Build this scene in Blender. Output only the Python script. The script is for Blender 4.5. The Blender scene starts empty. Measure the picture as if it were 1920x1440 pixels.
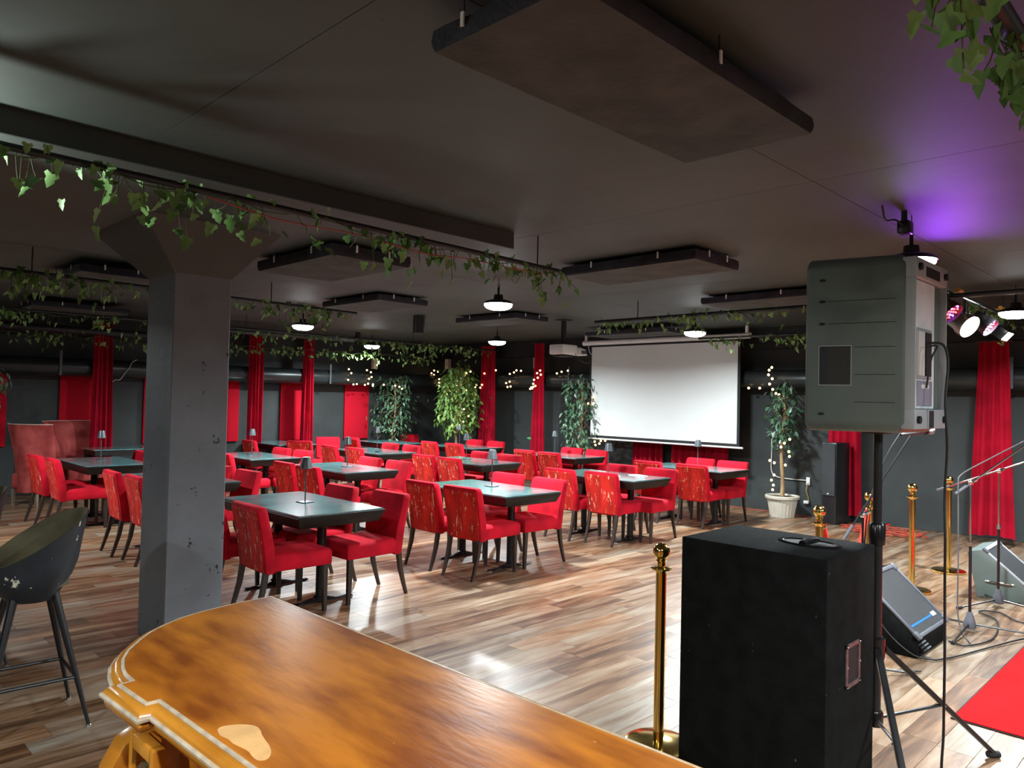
import bpy, bmesh, math, random
from mathutils import Vector, Matrix, Euler
random.seed(7)
PI = math.pi
sc = bpy.context.scene
COL = sc.collection

# ------------------------------------------------------------------ camera, world, exposure
H = 1.66
F, PITCH, ROLL, YAW = 1400.0, math.radians(1.23), math.radians(1.29), math.radians(45.0)
fw = Vector((math.cos(YAW)*math.cos(PITCH), math.sin(YAW)*math.cos(PITCH), math.sin(PITCH)))
rt = Vector((math.sin(YAW), -math.cos(YAW), 0)); up = rt.cross(fw)
r2 = math.cos(ROLL)*rt + math.sin(ROLL)*up; u2 = math.cos(ROLL)*up - math.sin(ROLL)*rt
cam_d = bpy.data.cameras.new('camera'); cam = bpy.data.objects.new('camera', cam_d); COL.objects.link(cam)
cam.matrix_world = Matrix(((r2.x, u2.x, -fw.x, 0), (r2.y, u2.y, -fw.y, 0), (r2.z, u2.z, -fw.z, H), (0, 0, 0, 1)))
cam_d.sensor_width = 36; cam_d.lens = 36*F/1920; cam_d.clip_start = 0.05
sc.camera = cam
def proj(p):
    d = Vector(p)-Vector((0, 0, H)); z = d.dot(fw)
    return (960+F*d.dot(r2)/z, 720-F*d.dot(u2)/z, z) if z > .01 else (-9999, -9999, z)
w = bpy.data.worlds.new('world'); sc.world = w; w.use_nodes = True
w.node_tree.nodes['Background'].inputs[0].default_value = (.02, .022, .025, 1)
w.node_tree.nodes['Background'].inputs[1].default_value = 1
sc.view_settings.view_transform = 'Standard'; sc.view_settings.look = 'None'
sc.view_settings.gamma = 1; sc.view_settings.use_curve_mapping = False
sc.view_settings.exposure = 0.6
LAMP_W = 112          # high-bay lamps
WHITE = (.88, .97, 1.0)

# ------------------------------------------------------------------ helpers
class MB:
    def __init__(s): s.v = []; s.f = []
    def add(s, vs, fs):
        o = len(s.v); s.v += [tuple(v) for v in vs]; s.f += [tuple(i+o for i in f) for f in fs]; return s
    def hull8(s, b, t):          # b, t: 4 points each, same winding
        return s.add(list(b)+list(t), [(3, 2, 1, 0), (4, 5, 6, 7), (0, 1, 5, 4), (1, 2, 6, 5), (2, 3, 7, 6), (3, 0, 4, 7)])
    def box(s, x0, x1, y0, y1, z0, z1):
        return s.hull8([(x0, y0, z0), (x1, y0, z0), (x1, y1, z0), (x0, y1, z0)], [(x0, y0, z1), (x1, y0, z1), (x1, y1, z1), (x0, y1, z1)])
    def cbox(s, c, d, rot=None):
        x, y, z = [k/2 for k in d]; m = rot.to_matrix() if rot else Matrix.Identity(3)
        P = lambda a, b, e: Vector(c)+m@Vector((a, b, e))
        return s.hull8([P(-x, -y, -z), P(x, -y, -z), P(x, y, -z), P(-x, y, -z)], [P(-x, -y, z), P(x, -y, z), P(x, y, z), P(-x, y, z)])
    def rings(s, R, closed=True, caps=True):
        n = len(R[0]); vs = [p for r in R for p in r]; fs = []
        for i in range(len(R)-1):
            for j in range(n if closed else n-1):
                k = (j+1) % n; fs.append((i*n+j, i*n+k, (i+1)*n+k, (i+1)*n+j))
        if caps: fs += [tuple(range(n-1, -1, -1)), tuple((len(R)-1)*n+j for j in range(n))]
        return s.add(vs, fs)
    def tube(s, path, r, n=8, caps=True):
        P = [Vector(p) for p in path]; rr = r if isinstance(r, (list, tuple)) else [r]*len(P); R = []; u = None
        for i, p in enumerate(P):
            t = (P[min(i+1, len(P)-1)]-P[max(i-1, 0)])
            t = t.normalized() if t.length > 1e-9 else Vector((0, 0, 1))
            if u is None: u = t.orthogonal().normalized()
            u = (u-t*u.dot(t)); u = u.normalized() if u.length > 1e-6 else t.orthogonal().normalized()
            v = t.cross(u); R.append([p+rr[i]*(math.cos(a*2*PI/n)*u+math.sin(a*2*PI/n)*v) for a in range(n)])
        return s.rings(R, True, caps)
    def lathe(s, prof, c=(0, 0, 0), n=16, caps=True):
        return s.rings([[(c[0]+r*math.cos(a*2*PI/n), c[1]+r*math.sin(a*2*PI/n), c[2]+z) for a in range(n)] for r, z in prof], True, caps)
    def ball(s, c, r, n=10, m=6):
        return s.lathe([(max(r*math.sin(PI*i/m), r*.02), -r*math.cos(PI*i/m)) for i in range(m+1)], c, n)
    def prism(s, poly, z0, z1):
        return s.rings([[(x, y, z0) for x, y in poly], [(x, y, z1) for x, y in poly]])
    def build(s, name, m, parent=None, bevel=0, seg=2, smooth=True, loc=None, angle=35):
        me = bpy.data.meshes.new(name)
        bm = bmesh.new(); bv = [bm.verts.new(v) for v in s.v]
        for f in s.f:
            try: bm.faces.new([bv[i] for i in f])
            except ValueError: pass
        bmesh.ops.recalc_face_normals(bm, faces=bm.faces)
        if bevel:
            es = [e for e in bm.edges if len(e.link_faces) == 2 and e.calc_face_angle(0) > .5]
            bmesh.ops.bevel(bm, geom=es, offset=bevel, segments=seg, profile=.5, affect='EDGES', clamp_overlap=True)
        bm.to_mesh(me); bm.free()
        if smooth:
            for p in me.polygons: p.use_smooth = True
            me.set_sharp_from_angle(angle=math.radians(angle))
        me.materials.append(m)
        o = bpy.data.objects.new(name, me); COL.objects.link(o)
        if parent: o.parent = parent
        if loc is not None: o.location = loc
        return o
def thing(name, label, cat, loc=(0, 0, 0), rz=0, group=None, rot=None):
    o = bpy.data.objects.new(name, None); COL.objects.link(o); o.empty_display_size = .1
    o.location = loc; o.rotation_euler = rot if rot else (0, 0, rz); tag(o, label, cat, group); return o
def tag(o, label, cat, group=None):
    o['label'] = label; o['category'] = cat
    if group: o['group'] = group
    return o
def struct(o): o['kind'] = 'structure'; return o
KIDS = {}
def kids(o): return [c for c in COL.objects if c.parent == o]
def dup(root, loc, rz, label, group=None):
    if root.name not in KIDS: KIDS[root.name] = [(c, kids(c)) for c in kids(root)]
    r = root.copy(); COL.objects.link(r); r.location = loc; r.rotation_euler = (0, 0, rz); r['label'] = label
    if group: r['group'] = group
    for ch, gs in KIDS[root.name]:
        c = ch.copy(); COL.objects.link(c); c.parent = r
        for g in gs:
            d = g.copy(); COL.objects.link(d); d.parent = c
    return r
def inst(src, name, parent, loc, rot=(0, 0, 0), scale=1):
    o = bpy.data.objects.new(name, src); COL.objects.link(o); o.parent = parent
    o.location = loc; o.rotation_euler = rot; o.scale = (scale,)*3 if not isinstance(scale, tuple) else scale; return o
def cat(pts, k=6):
    P = [Vector(p) for p in pts]; P = [2*P[0]-P[1]]+P+[2*P[-1]-P[-2]]; out = []
    for i in range(1, len(P)-2):
        for j in range(k):
            t = j/k; a, b, c, d = P[i-1:i+3]
            out.append(.5*((2*b)+(c-a)*t+(2*a-5*b+4*c-d)*t*t+(3*b-a-3*c+d)*t**3))
    return out+[P[-2]]
# ------------------------------------------------------------------ materials
def mat(name, col, rough=.6, metal=0, var=0, vscale=8, stretch=(1, 1, 1), bump=0, bscale=60, sheen=0, spec=.5, coat=0, obj=True, col2=None, contrast=(.35, .65)):
    m = bpy.data.materials.new(name); m.use_nodes = True; nt = m.node_tree; N = nt.nodes; L = nt.links
    b = N['Principled BSDF']; b.inputs['Base Color'].default_value = (*col, 1); b.inputs['Roughness'].default_value = rough
    b.inputs['Metallic'].default_value = metal; b.inputs['Specular IOR Level'].default_value = spec
    if sheen: b.inputs['Sheen Weight'].default_value = sheen; b.inputs['Sheen Roughness'].default_value = .4; b.inputs['Sheen Tint'].default_value = (min(1, col[0]*1.6+.1), col[1]*1.5+.05, col[2]*1.5+.05, 1)
    if coat: b.inputs['Coat Weight'].default_value = coat; b.inputs['Coat Roughness'].default_value = .15
    if var or bump or col2:
        tc = N.new('ShaderNodeTexCoord'); mp = N.new('ShaderNodeMapping'); mp.inputs['Scale'].default_value = stretch
        L.new(tc.outputs['Object'], mp.inputs[0])
    if var or col2:
        n = N.new('ShaderNodeTexNoise'); n.inputs['Scale'].default_value = vscale; n.inputs['Detail'].default_value = 5; L.new(mp.outputs[0], n.inputs[0])
        r = N.new('ShaderNodeValToRGB'); r.color_ramp.elements[0].position = contrast[0]; r.color_ramp.elements[1].position = contrast[1]
        c2 = col2 or tuple(min(1, c*(1+var)) for c in col); c1 = col if col2 else tuple(c*(1-var) for c in col)
        r.color_ramp.elements[0].color = (*c1, 1); r.color_ramp.elements[1].color = (*c2, 1)
        L.new(n.outputs[0], r.inputs[0]); L.new(r.outputs[0], b.inputs['Base Color'])
    if bump:
        n2 = N.new('ShaderNodeTexNoise'); n2.inputs['Scale'].default_value = bscale; n2.inputs['Detail'].default_value = 3; L.new(mp.outputs[0], n2.inputs[0])
        bp = N.new('ShaderNodeBump'); bp.inputs['Strength'].default_value = bump; bp.inputs['Distance'].default_value = .01
        L.new(n2.outputs[0], bp.inputs['Height']); L.new(bp.outputs[0], b.inputs['Normal'])
    return m
def emis(name, col, st):
    m = bpy.data.materials.new(name); m.use_nodes = True; b = m.node_tree.nodes['Principled BSDF']
    b.inputs['Base Color'].default_value = (*[c*.8 for c in col], 1)
    b.inputs['Emission Color'].default_value = (*col, 1); b.inputs['Emission Strength'].default_value = st; return m
def flecks(m, scale, stretch, thr, col, amt=1):      # worn pale specks over the existing colour
    nt = m.node_tree; N = nt.nodes; L = nt.links; b = N['Principled BSDF']
    tc = N.new('ShaderNodeTexCoord'); mp = N.new('ShaderNodeMapping'); mp.inputs['Scale'].default_value = stretch; L.new(tc.outputs['Object'], mp.inputs[0])
    oi = N.new('ShaderNodeObjectInfo'); ad = N.new('ShaderNodeVectorMath'); ad.operation = 'ADD'; sc_ = N.new('ShaderNodeMath'); sc_.operation = 'MULTIPLY'; sc_.inputs[1].default_value = 37
    L.new(oi.outputs['Random'], sc_.inputs[0]); L.new(mp.outputs[0], ad.inputs[0]); L.new(sc_.outputs[0], ad.inputs[1])
    n = N.new('ShaderNodeTexNoise'); n.inputs['Scale'].default_value = scale; n.inputs['Detail'].default_value = 4; n.inputs['Roughness'].default_value = .7; L.new(ad.outputs[0], n.inputs[0])
    r = N.new('ShaderNodeValToRGB'); r.color_ramp.elements[0].position = thr; r.color_ramp.elements[1].position = thr+.03; L.new(n.outputs[0], r.inputs[0])
    mx = N.new('ShaderNodeMixRGB'); mx.inputs[2].default_value = (*col, 1)
    if b.inputs['Base Color'].links: L.new(b.inputs['Base Color'].links[0].from_socket, mx.inputs[1])
    else: mx.inputs[1].default_value = b.inputs['Base Color'].default_value
    ml = N.new('ShaderNodeMath'); ml.operation = 'MULTIPLY'; ml.inputs[1].default_value = amt
    L.new(r.outputs[0], ml.inputs[0]); L.new(ml.outputs[0], mx.inputs[0]); L.new(mx.outputs[0], b.inputs['Base Color'])
    return m
M = {}
M['velvet'] = mat('red_velvet', (.50, .004, .018), .85, var=.25, vscale=5, sheen=.35, bump=.15, bscale=250, spec=.2)
M['velvet_worn'] = flecks(mat('worn_red_velvet', (.46, .016, .010), .8, var=.45, vscale=7, stretch=(1, 1, .25), sheen=.3, spec=.2), 34, (1, 1, .22), .60, (.80, .50, .36), .75)
M['curtain'] = mat('curtain_velvet', (.34, .003, .018), .9, var=.2, vscale=3, sheen=.3, spec=.15)
M['panel_red'] = mat('red_panel_fabric', (.55, .006, .022), .9, var=.06, vscale=30, bump=.2, bscale=300, spec=.2)
M['burgundy'] = mat('burgundy_velvet', (.26, .035, .032), .8, var=.35, vscale=4, sheen=.5, spec=.2, col2=(.50, .095, .085))
M['espresso'] = mat('espresso_wood', (.030, .018, .013), .45, var=.3, vscale=12, stretch=(4, 4, 1))
M['palewood'] = mat('greyed_wood_leg', (.20, .15, .11), .6, var=.2, vscale=20)
M['tframe'] = mat('black_table_frame', (.012, .009, .008), .5, spec=.3, var=.2)
M['glass'] = mat('smoked_green_glass', (.10, .27, .28), .18, var=.3, vscale=5, spec=1.0, coat=1)
M['iron'] = mat('black_iron', (.012, .013, .014), .4, metal=.3, var=.1)
M['blackmetal'] = mat('black_painted_metal', (.012, .012, .014), .32, spec=.5, var=.1)
M['lampgrey'] = mat('gunmetal_lamp', (.09, .10, .11), .38, metal=.5, var=.08, vscale=40)
M['chrome'] = mat('chrome', (.8, .8, .82), .15, metal=1, var=.02)
M['white'] = mat('white_plastic', (.75, .75, .74), .4, var=.03)
M['screenw'] = mat('matte_white_screen', (.68, .70, .685), .9, var=.015, vscale=2)
M['black'] = mat('matt_black', (.008, .008, .009), .7, var=.1)
M['wall'] = mat('charcoal_wall_paint', (.031, .037, .037), .65, var=.22, vscale=1.6, bump=.12, bscale=20)
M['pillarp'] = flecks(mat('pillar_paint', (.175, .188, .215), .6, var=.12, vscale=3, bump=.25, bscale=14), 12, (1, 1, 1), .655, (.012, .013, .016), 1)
M['ceil'] = flecks(mat('ceiling_paint', (.044, .050, .046), .6, var=.25, vscale=.9, bump=.12, bscale=9), 9, (1, 1, 1), .70, (.02, .02, .02), .8)
M['foam'] = mat('black_foam_panel', (.050, .048, .044), .85, var=.3, vscale=4, bump=.3, bscale=40)
M['foamside'] = mat('black_foam_edge', (.018, .018, .028), .9, var=.3, vscale=9, bump=.5, bscale=60)
M['duct'] = mat('dark_painted_duct', (.030, .036, .036), .33, metal=.3, var=.2, vscale=2)
M['pipe'] = mat('black_pipe', (.010, .011, .013), .45, var=.1)
M['leaf'] = mat('ivy_leaf', (.09, .20, .05), .5, var=.5, vscale=6, spec=.4, col2=(.26, .42, .14))
M['leafd'] = mat('ficus_leaf', (.03, .085, .045), .38, spec=.6, vscale=9, col2=(.12, .22, .12))
M['leafb'] = mat('bright_ficus_leaf', (.05, .17, .03), .42, spec=.5, vscale=7, col2=(.24, .36, .08))
M['stem'] = mat('vine_stem', (.06, .09, .025), .6, var=.3)
M['trunk'] = mat('pale_trunk', (.36, .24, .12), .7, var=.3, vscale=14, stretch=(1, 1, .2), bump=.4, bscale=30)
M['gold'] = mat('polished_brass', (.86, .62, .20), .13, metal=1, var=.04)
M['rope'] = mat('red_rope', (.62, .025, .012), .8, sheen=.4, var=.1)
M['rug'] = mat('red_carpet', (.52, .006, .008), .95, var=.18, vscale=5, bump=.5, bscale=220, sheen=.3, spec=.1)
M['rugedge'] = mat('carpet_edge', (.02, .01, .01), .9, var=.1)
M['subcarpet'] = flecks(mat('speaker_carpet', (.0085, .010, .010), .95, var=.25, vscale=12, bump=.6, bscale=260, spec=.1), 34, (1, 1, .4), .70, (.22, .22, .21), .7)
M['spk'] = mat('speaker_shell', (.115, .150, .140), .42, var=.08, vscale=5, bump=.15, bscale=300)
M['spkrear'] = mat('speaker_rear_plate', (.80, .86, .90), .4, metal=.0, var=.08, vscale=9)
M['spkrim'] = mat('speaker_rim', (.38, .41, .44), .4, var=.05)
M['grille'] = mat('speaker_grille', (.035, .038, .042), .5, metal=.3, bump=.6, bscale=400, var=.1)
M['corner'] = mat('grey_corner_plastic', (.095, .10, .12), .5, var=.08)
M['blue'] = mat('blue_strip', (.02, .15, .55), .4)
M['barwood'] = mat('honey_brown_wood', (.25, .062, .004), .30, vscale=4.2, stretch=(3.2, .8, 3), coat=.3, col2=(.58, .20, .016), contrast=(.36, .62), bump=.05, bscale=25)
M['barwood'] = flecks(M['barwood'], 38, (1, .35, 1), .70, (.75, .45, .15), .7)
M['bartrim'] = mat('golden_wood_trim', (.44, .165, .014), .28, vscale=6, coat=.3, col2=(.62, .27, .03))
M['barline'] = mat('silvered_trim_line', (.55, .47, .36), .35, var=.2, vscale=30)
M['bare'] = mat('bare_wood_patch', (.80, .48, .20), .55, var=.12, vscale=18)
M['carve'] = mat('carved_bronze', (.20, .14, .07), .35, metal=.6, var=.4, vscale=30)
M['stoolout'] = flecks(mat('dark_teal_leather', (.016, .024, .034), .5, var=.2), 16, (1, 1, .6), .64, (.8, .78, .65), 1)
M['stoolin'] = mat('olive_suede', (.13, .115, .065), .9, var=.3, vscale=6, sheen=.4)
M['pot'] = mat('cream_plastic_pot', (.58, .54, .45), .5, var=.05)
M['soil'] = mat('soil', (.10, .06, .03), .95, var=.4, vscale=30, bump=.5)
M['cable'] = mat('black_cable', (.010, .010, .011), .5, var=.1)
M['greycable'] = mat('grey_cable', (.10, .10, .10), .5, var=.1)
M['redcable'] = mat('red_cable', (.42, .05, .025), .5, var=.1)
M['whitecable'] = mat('white_cable', (.55, .55, .5), .5, var=.1)
M['lens'] = emis('lamp_lens', (.93, .98, 1.0), 22)
M['bulb'] = emis('fairy_bulb', (1.0, .60, .26), 3.2)
M['can'] = mat('brushed_lamp_can', (.28, .27, .25), .3, metal=.7, var=.1)
M['parwhite'] = emis('stage_lens_white', (1.0, .95, .78), 10)
M['ledr'] = emis('led_red', (1.0, .05, .06), 6)
M['ledb'] = emis('led_violet', (.30, .10, 1.0), 7)
M['paper'] = mat('white_card', (.75, .76, .76), .6, var=.02)
M['grip'] = mat('yellow_tape', (.45, .26, .04), .6, var=.1)
M['tan'] = mat('pale_block', (.62, .50, .40), .6, var=.1)
M['bakelite'] = mat('handle_plastic', (.008, .008, .009), .22, var=.1)
M['green'] = emis('green_reflection_glow', (.03, .35, .12), .5)  # glow colour standing in for the green reflection on the back wall

# floor plank material: tint from the per-plank colour attribute, grain along the plank
def floor_mat():
    m = bpy.data.materials.new('rustic_plank'); m.use_nodes = True; nt = m.node_tree; N = nt.nodes; L = nt.links; b = N['Principled BSDF']
    at = N.new('ShaderNodeAttribute'); at.attribute_name = 'pc'
    geo = N.new('ShaderNodeNewGeometry'); mp = N.new('ShaderNodeMapping'); mp.inputs['Scale'].default_value = (.5, 4, 1); L.new(geo.outputs['Position'], mp.inputs[0])
    ad = N.new('ShaderNodeVectorMath'); ad.operation = 'ADD'; sm = N.new('ShaderNodeVectorMath'); sm.operation = 'SCALE'; sm.inputs['Scale'].default_value = 31
    L.new(at.outputs['Color'], sm.inputs[0]); L.new(mp.outputs[0], ad.inputs[0]); L.new(sm.outputs[0], ad.inputs[1])
    n = N.new('ShaderNodeTexNoise'); n.inputs['Scale'].default_value = 3.2; n.inputs['Detail'].default_value = 8; n.inputs['Roughness'].default_value = .62; n.inputs['Distortion'].default_value = .6; L.new(ad.outputs[0], n.inputs[0])
    sp = N.new('ShaderNodeSeparateColor'); L.new(at.outputs['Color'], sp.inputs[0])
    m1 = N.new('ShaderNodeMath'); m1.operation = 'MULTIPLY_ADD'; m1.inputs[1].default_value = .20; L.new(sp.outputs[0], m1.inputs[0])
    m2 = N.new('ShaderNodeMath'); m2.operation = 'ADD'; m2.inputs[1].default_value = -.10; L.new(n.outputs[0], m2.inputs[0]); L.new(m2.outputs[0], m1.inputs[2])
    r = N.new('ShaderNodeValToRGB'); e = r.color_ramp.elements
    e[0].position = .25; e[0].color = (.052, .027, .015, 1); e[1].position = .84; e[1].color = (.46, .36, .26, 1)
    for p, c in ((.41, (.135, .072, .038)), (.53, (.235, .142, .082)), (.66, (.30, .225, .16))): x = e.new(p); x.color = (*c, 1)
    L.new(m1.outputs[0], r.inputs[0])
    mx = N.new('ShaderNodeMixRGB'); mx.blend_type = 'MULTIPLY'; mx.inputs[0].default_value = 1; L.new(r.outputs[0], mx.inputs[1])
    r2_ = N.new('ShaderNodeValToRGB'); r2_.color_ramp.elements[0].color = (1.08, .94, .82, 1); r2_.color_ramp.elements[1].color = (.90, 1.0, 1.10, 1); L.new(sp.outputs[1], r2_.inputs[0]); L.new(r2_.outputs[0], mx.inputs[2])
    L.new(mx.outputs[0], b.inputs['Base Color']); b.inputs['Roughness'].default_value = .33; b.inputs['Specular IOR Level'].default_value = .6
    bp = N.new('ShaderNodeBump'); bp.inputs['Strength'].default_value = .12; bp.inputs['Distance'].default_value = .004; L.new(n.outputs[0], bp.inputs['Height']); L.new(bp.outputs[0], b.inputs['Normal'])
    return m
M['plank'] = floor_mat()

# ------------------------------------------------------------------ room shell
X0, X1, Y0, Y1, ZC = -3.0, 11.35, -3.0, 13.75, 2.89
floor = struct(MB().box(X0, X1, Y0, Y1, -.10, -.009).build('floor', M['black'], smooth=False))
planks = []; PW, PL = .165, 1.22; row = 0; y = Y0
while y < Y1-.001:
    x = X0-random.random()*PL
    while x < X1:
        xa, xb = max(x, X0), min(x+PL, X1)
        if xb-xa > .05: planks.append((xa+.0006, xb-.0006, y+.0006, min(y+PW, Y1)-.0006))
        x += PL
    y += PW
def plank_geo(p):
    xa, xb, ya, yb = p; c = .0009
    R = [[(xa, ya, -.009), (xb, ya, -.009), (xb, yb, -.009), (xa, yb, -.009)], [(xa, ya, -c), (xb, ya, -c), (xb, yb, -c), (xa, yb, -c)],
         [(xa+c, ya+c, 0), (xb-c, ya+c, 0), (xb-c, yb-c, 0), (xa+c, yb-c, 0)]]
    vs = [q for r in R for q in r]; fs = [(8, 9, 10, 11)]
    for i in range(2):
        for j in range(4): k = (j+1) % 4; fs.append((i*4+j, i*4+k, (i+1)*4+k, (i+1)*4+j))
    return vs, fs
def plank_mesh(name, plist):
    vs, fs, cs = [], [], []
    for p in plist:
        v, f = plank_geo(p); o = len(vs); vs += v; fs += [tuple(i+o for i in t) for t in f]; c = (random.random(), random.random(), random.random(), 1); cs += [c]*len(v)
    me = bpy.data.meshes.new(name); me.from_pydata(vs, [], fs); a = me.color_attributes.new('pc', 'FLOAT_COLOR', 'POINT')
    for i, c in enumerate(cs): a.data[i].color = c
    me.materials.append(M['plank']); o = bpy.data.objects.new(name, me); COL.objects.link(o); o.parent = floor; return o
def vis(p):
    for a in ((p[0]+p[1])/2, p[0], p[1]):
        u, v, z = proj((a, (p[2]+p[3])/2, 0))
        if z > 0 and -20 < u < 1940 and 850 < v < 1460: return z
    return None
vv = sorted([(vis(p), p) for p in planks if vis(p)]); near = [p for z, p in vv[:300]]; ns = set(near)
for p in near: plank_mesh('plank', [p])
o = plank_mesh('plank_field', [p for p in planks if p not in ns]); o['kind'] = 'stuff'
# ceiling slab with cast board panels, and the thickened drop panel round the column head
ceiling = struct(MB().box(X0, X1, Y0, Y1, ZC+.010, ZC+.15).build('ceiling', M['black'], smooth=False))
xs = [X0, -1.4, 1.3, 4.01, 6.72, 9.42, X1]; ys = [Y0, -2.3, 1.72, 5.71, 9.70, Y1]; g = .0018
for i in range(len(xs)-1):
    for j in range(len(ys)-1):
        MB().box(xs[i]+g, xs[i+1]-g, ys[j]+g, ys[j+1]-g, ZC, ZC+.012).build('panel', M['ceil'], ceiling, smooth=False)
MB().box(.05, 3.86, 3.87, 6.65, 2.77, ZC+.002).build('drop_panel', M['ceil'], ceiling, bevel=.004, seg=1)
for nm, bx in (('wall_left', (X0, X1+.2, Y1, Y1+.2)), ('wall_back', (X1, X1+.2, Y0, Y1)), ('wall_right', (X0, X1+.2, Y0-.2, Y0)), ('wall_front', (X0-.2, X0, Y0-.2, Y1+.2))):
    struct(MB().box(*bx, -.1, ZC+.15).build(nm, M['wall'], smooth=False))
# skirting boards, and the low boarding (groove at 0.42 m) on the back wall
struct(MB().box(X1-.015, X1, Y0, Y1, 0, .42).build('baseboard_back', M['wall'], bevel=.003, seg=1))
struct(MB().box(X0, X1-.02, Y1-.015, Y1, 0, .12).build('baseboard_left', M['wall'], bevel=.003, seg=1))
# dark soffit above the duct on both walls
struct(MB().box(X0, X1, 13.45, Y1, 2.52, ZC).build('trim_1', M['black'], bevel=.005, seg=1))
struct(MB().box(11.1, X1, Y0, 13.45, 2.56, ZC).build('trim_2', M['black'], bevel=.005, seg=1))
# column: shaft + flared head
pil = struct(bpy.data.objects.new('pillar', None)); COL.objects.link(pil)
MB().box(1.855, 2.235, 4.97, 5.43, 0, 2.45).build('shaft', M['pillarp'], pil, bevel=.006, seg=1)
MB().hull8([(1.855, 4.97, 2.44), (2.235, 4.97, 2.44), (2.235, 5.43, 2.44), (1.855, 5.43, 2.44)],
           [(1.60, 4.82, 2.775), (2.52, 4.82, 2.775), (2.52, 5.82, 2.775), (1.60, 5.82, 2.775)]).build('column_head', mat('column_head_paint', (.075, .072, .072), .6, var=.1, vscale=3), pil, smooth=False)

# ------------------------------------------------------------------ high-bay lamps
def area(name, parent, loc, size, watts, col, rot=(0, 0, 0), shape='DISK'):
    l = bpy.data.lights.new(name, 'AREA'); l.shape = shape; l.size = size; l.spread = math.radians(168); l.energy = watts; l.color = col
    o = bpy.data.objects.new(name, l); COL.objects.link(o); o.parent = parent; o.location = loc; o.rotation_euler = rot; return o
def highbay(x, y, z, label, watts=LAMP_W):
    t = thing('ceiling_lamp', label, 'lamp', (x, y, z), group='round high-bay lamps')
    MB().lathe([(.02, .095), (.045, .095), (.05, .05), (.09, .042), (.135, .026), (.150, .008), (.150, .0), (.13, .0), (.128, .008)], n=28).build('housing', M['blackmetal'], t)
    MB().lathe([(.001, .0), (.142, .002), (.140, -.018), (.120, -.040), (.075, -.055), (.001, -.060)], n=28, caps=False).build('lens', M['lens'], t)
    hk = MB().tube([(0, 0, .09), (0, 0, .17)], .012, 8); hk.tube([(0, 0, .17), (.02, 0, .19), (0, 0, .21), (-.02, 0, .19), (0, 0, .17)], .004, 6)
    hk.tube([(0, 0, .21), (0, 0, ZC-z)], .003, 6); hk.build('hook', M['iron'], t)
    area('lamp_light', t, (0, 0, -.064), .24, watts, WHITE)
    return t
for x, y, lb in ((5.19, 5.41, 'round glowing high-bay lamp above the second front-row table'), (5.24, 9.36, 'round glowing high-bay lamp beside the ivy, left of centre'),
                 (8.05, 11.8, 'small distant high-bay lamp above the garland toward the corner'), (8.55, 8.92, 'round high-bay lamp in front of the tall middle curtain'),
                 (8.77, 5.33, 'round high-bay lamp in front of the projection screen top'), (8.57, 1.67, 'round high-bay lamp at the right edge beyond the stage lights')):
    highbay(x, y, 2.62, lb)
highbay(5.12, 1.56, 2.60, 'round high-bay lamp hanging just behind the stand-mounted speaker', LAMP_W*.9)
highbay(5.2, -1.9, 2.62, 'round high-bay lamp over the stage rug, right of view', LAMP_W*1.1)
highbay(1.8, -1.7, 2.62, 'round high-bay lamp behind the camera right', LAMP_W*.8)
highbay(.9, 9.2, 2.62, 'round high-bay lamp beyond the left edge by the ivy', LAMP_W*.8)
highbay(-1.7, 1.9, 2.62, 'round high-bay lamp behind the bar stools', LAMP_W*.6)
# small clamp-on uplight just left of the view: throws the ivy's shadow on the ceiling
t = thing('uplight', 'small clamp-on uplight beside the front ivy pipe, left of view', 'lamp', (.30, 3.98, 2.46))
MB().lathe([(.02, -.10), (.035, -.09), (.05, .0), (.048, .0), (.03, -.03)], n=16).build('shade', M['blackmetal'], t)
MB().ball((0, 0, -.02), .022, 12, 8).build('bulb', emis('uplight_bulb', (.9, 1, .95), 10), t)
MB().tube([(0, 0, -.1), (0, -.18, -.08), (0, -.34, .2)], .006, 6).build('clamp_arm', M['iron'], t)
def spot0(name, parent, target, watts, col, ang, blend, size):
    l = bpy.data.lights.new(name, 'SPOT'); l.energy = watts; l.color = col; l.spot_size = math.radians(ang); l.spot_blend = blend; l.shadow_soft_size = size
    o = bpy.data.objects.new(name, l); COL.objects.link(o); o.parent = parent; d = Vector(target)-parent.location; o.rotation_euler = d.to_track_quat('-Z', 'Y').to_euler(); o.location = (0, 0, .01); return o
spot0('uplight_beam', t, (2.0, 2.95, 2.95), 48, (.86, 1, .93), 112, .6, .03)
# unseen warm fill light, added above the camera to brighten the bar
t = thing('bar_fill_light', 'added warm fill light over the bar, unseen behind the camera', 'lamp', (.15, -.35, 2.86))
MB().lathe([(.09, .028), (.09, .0), (.075, .0), (.07, .02)], n=24).build('rim', M['white'], t)
area('downlight', t, (0, 0, -.01), .13, 42, (1, .90, .74))  # fill put in for the bar top

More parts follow.
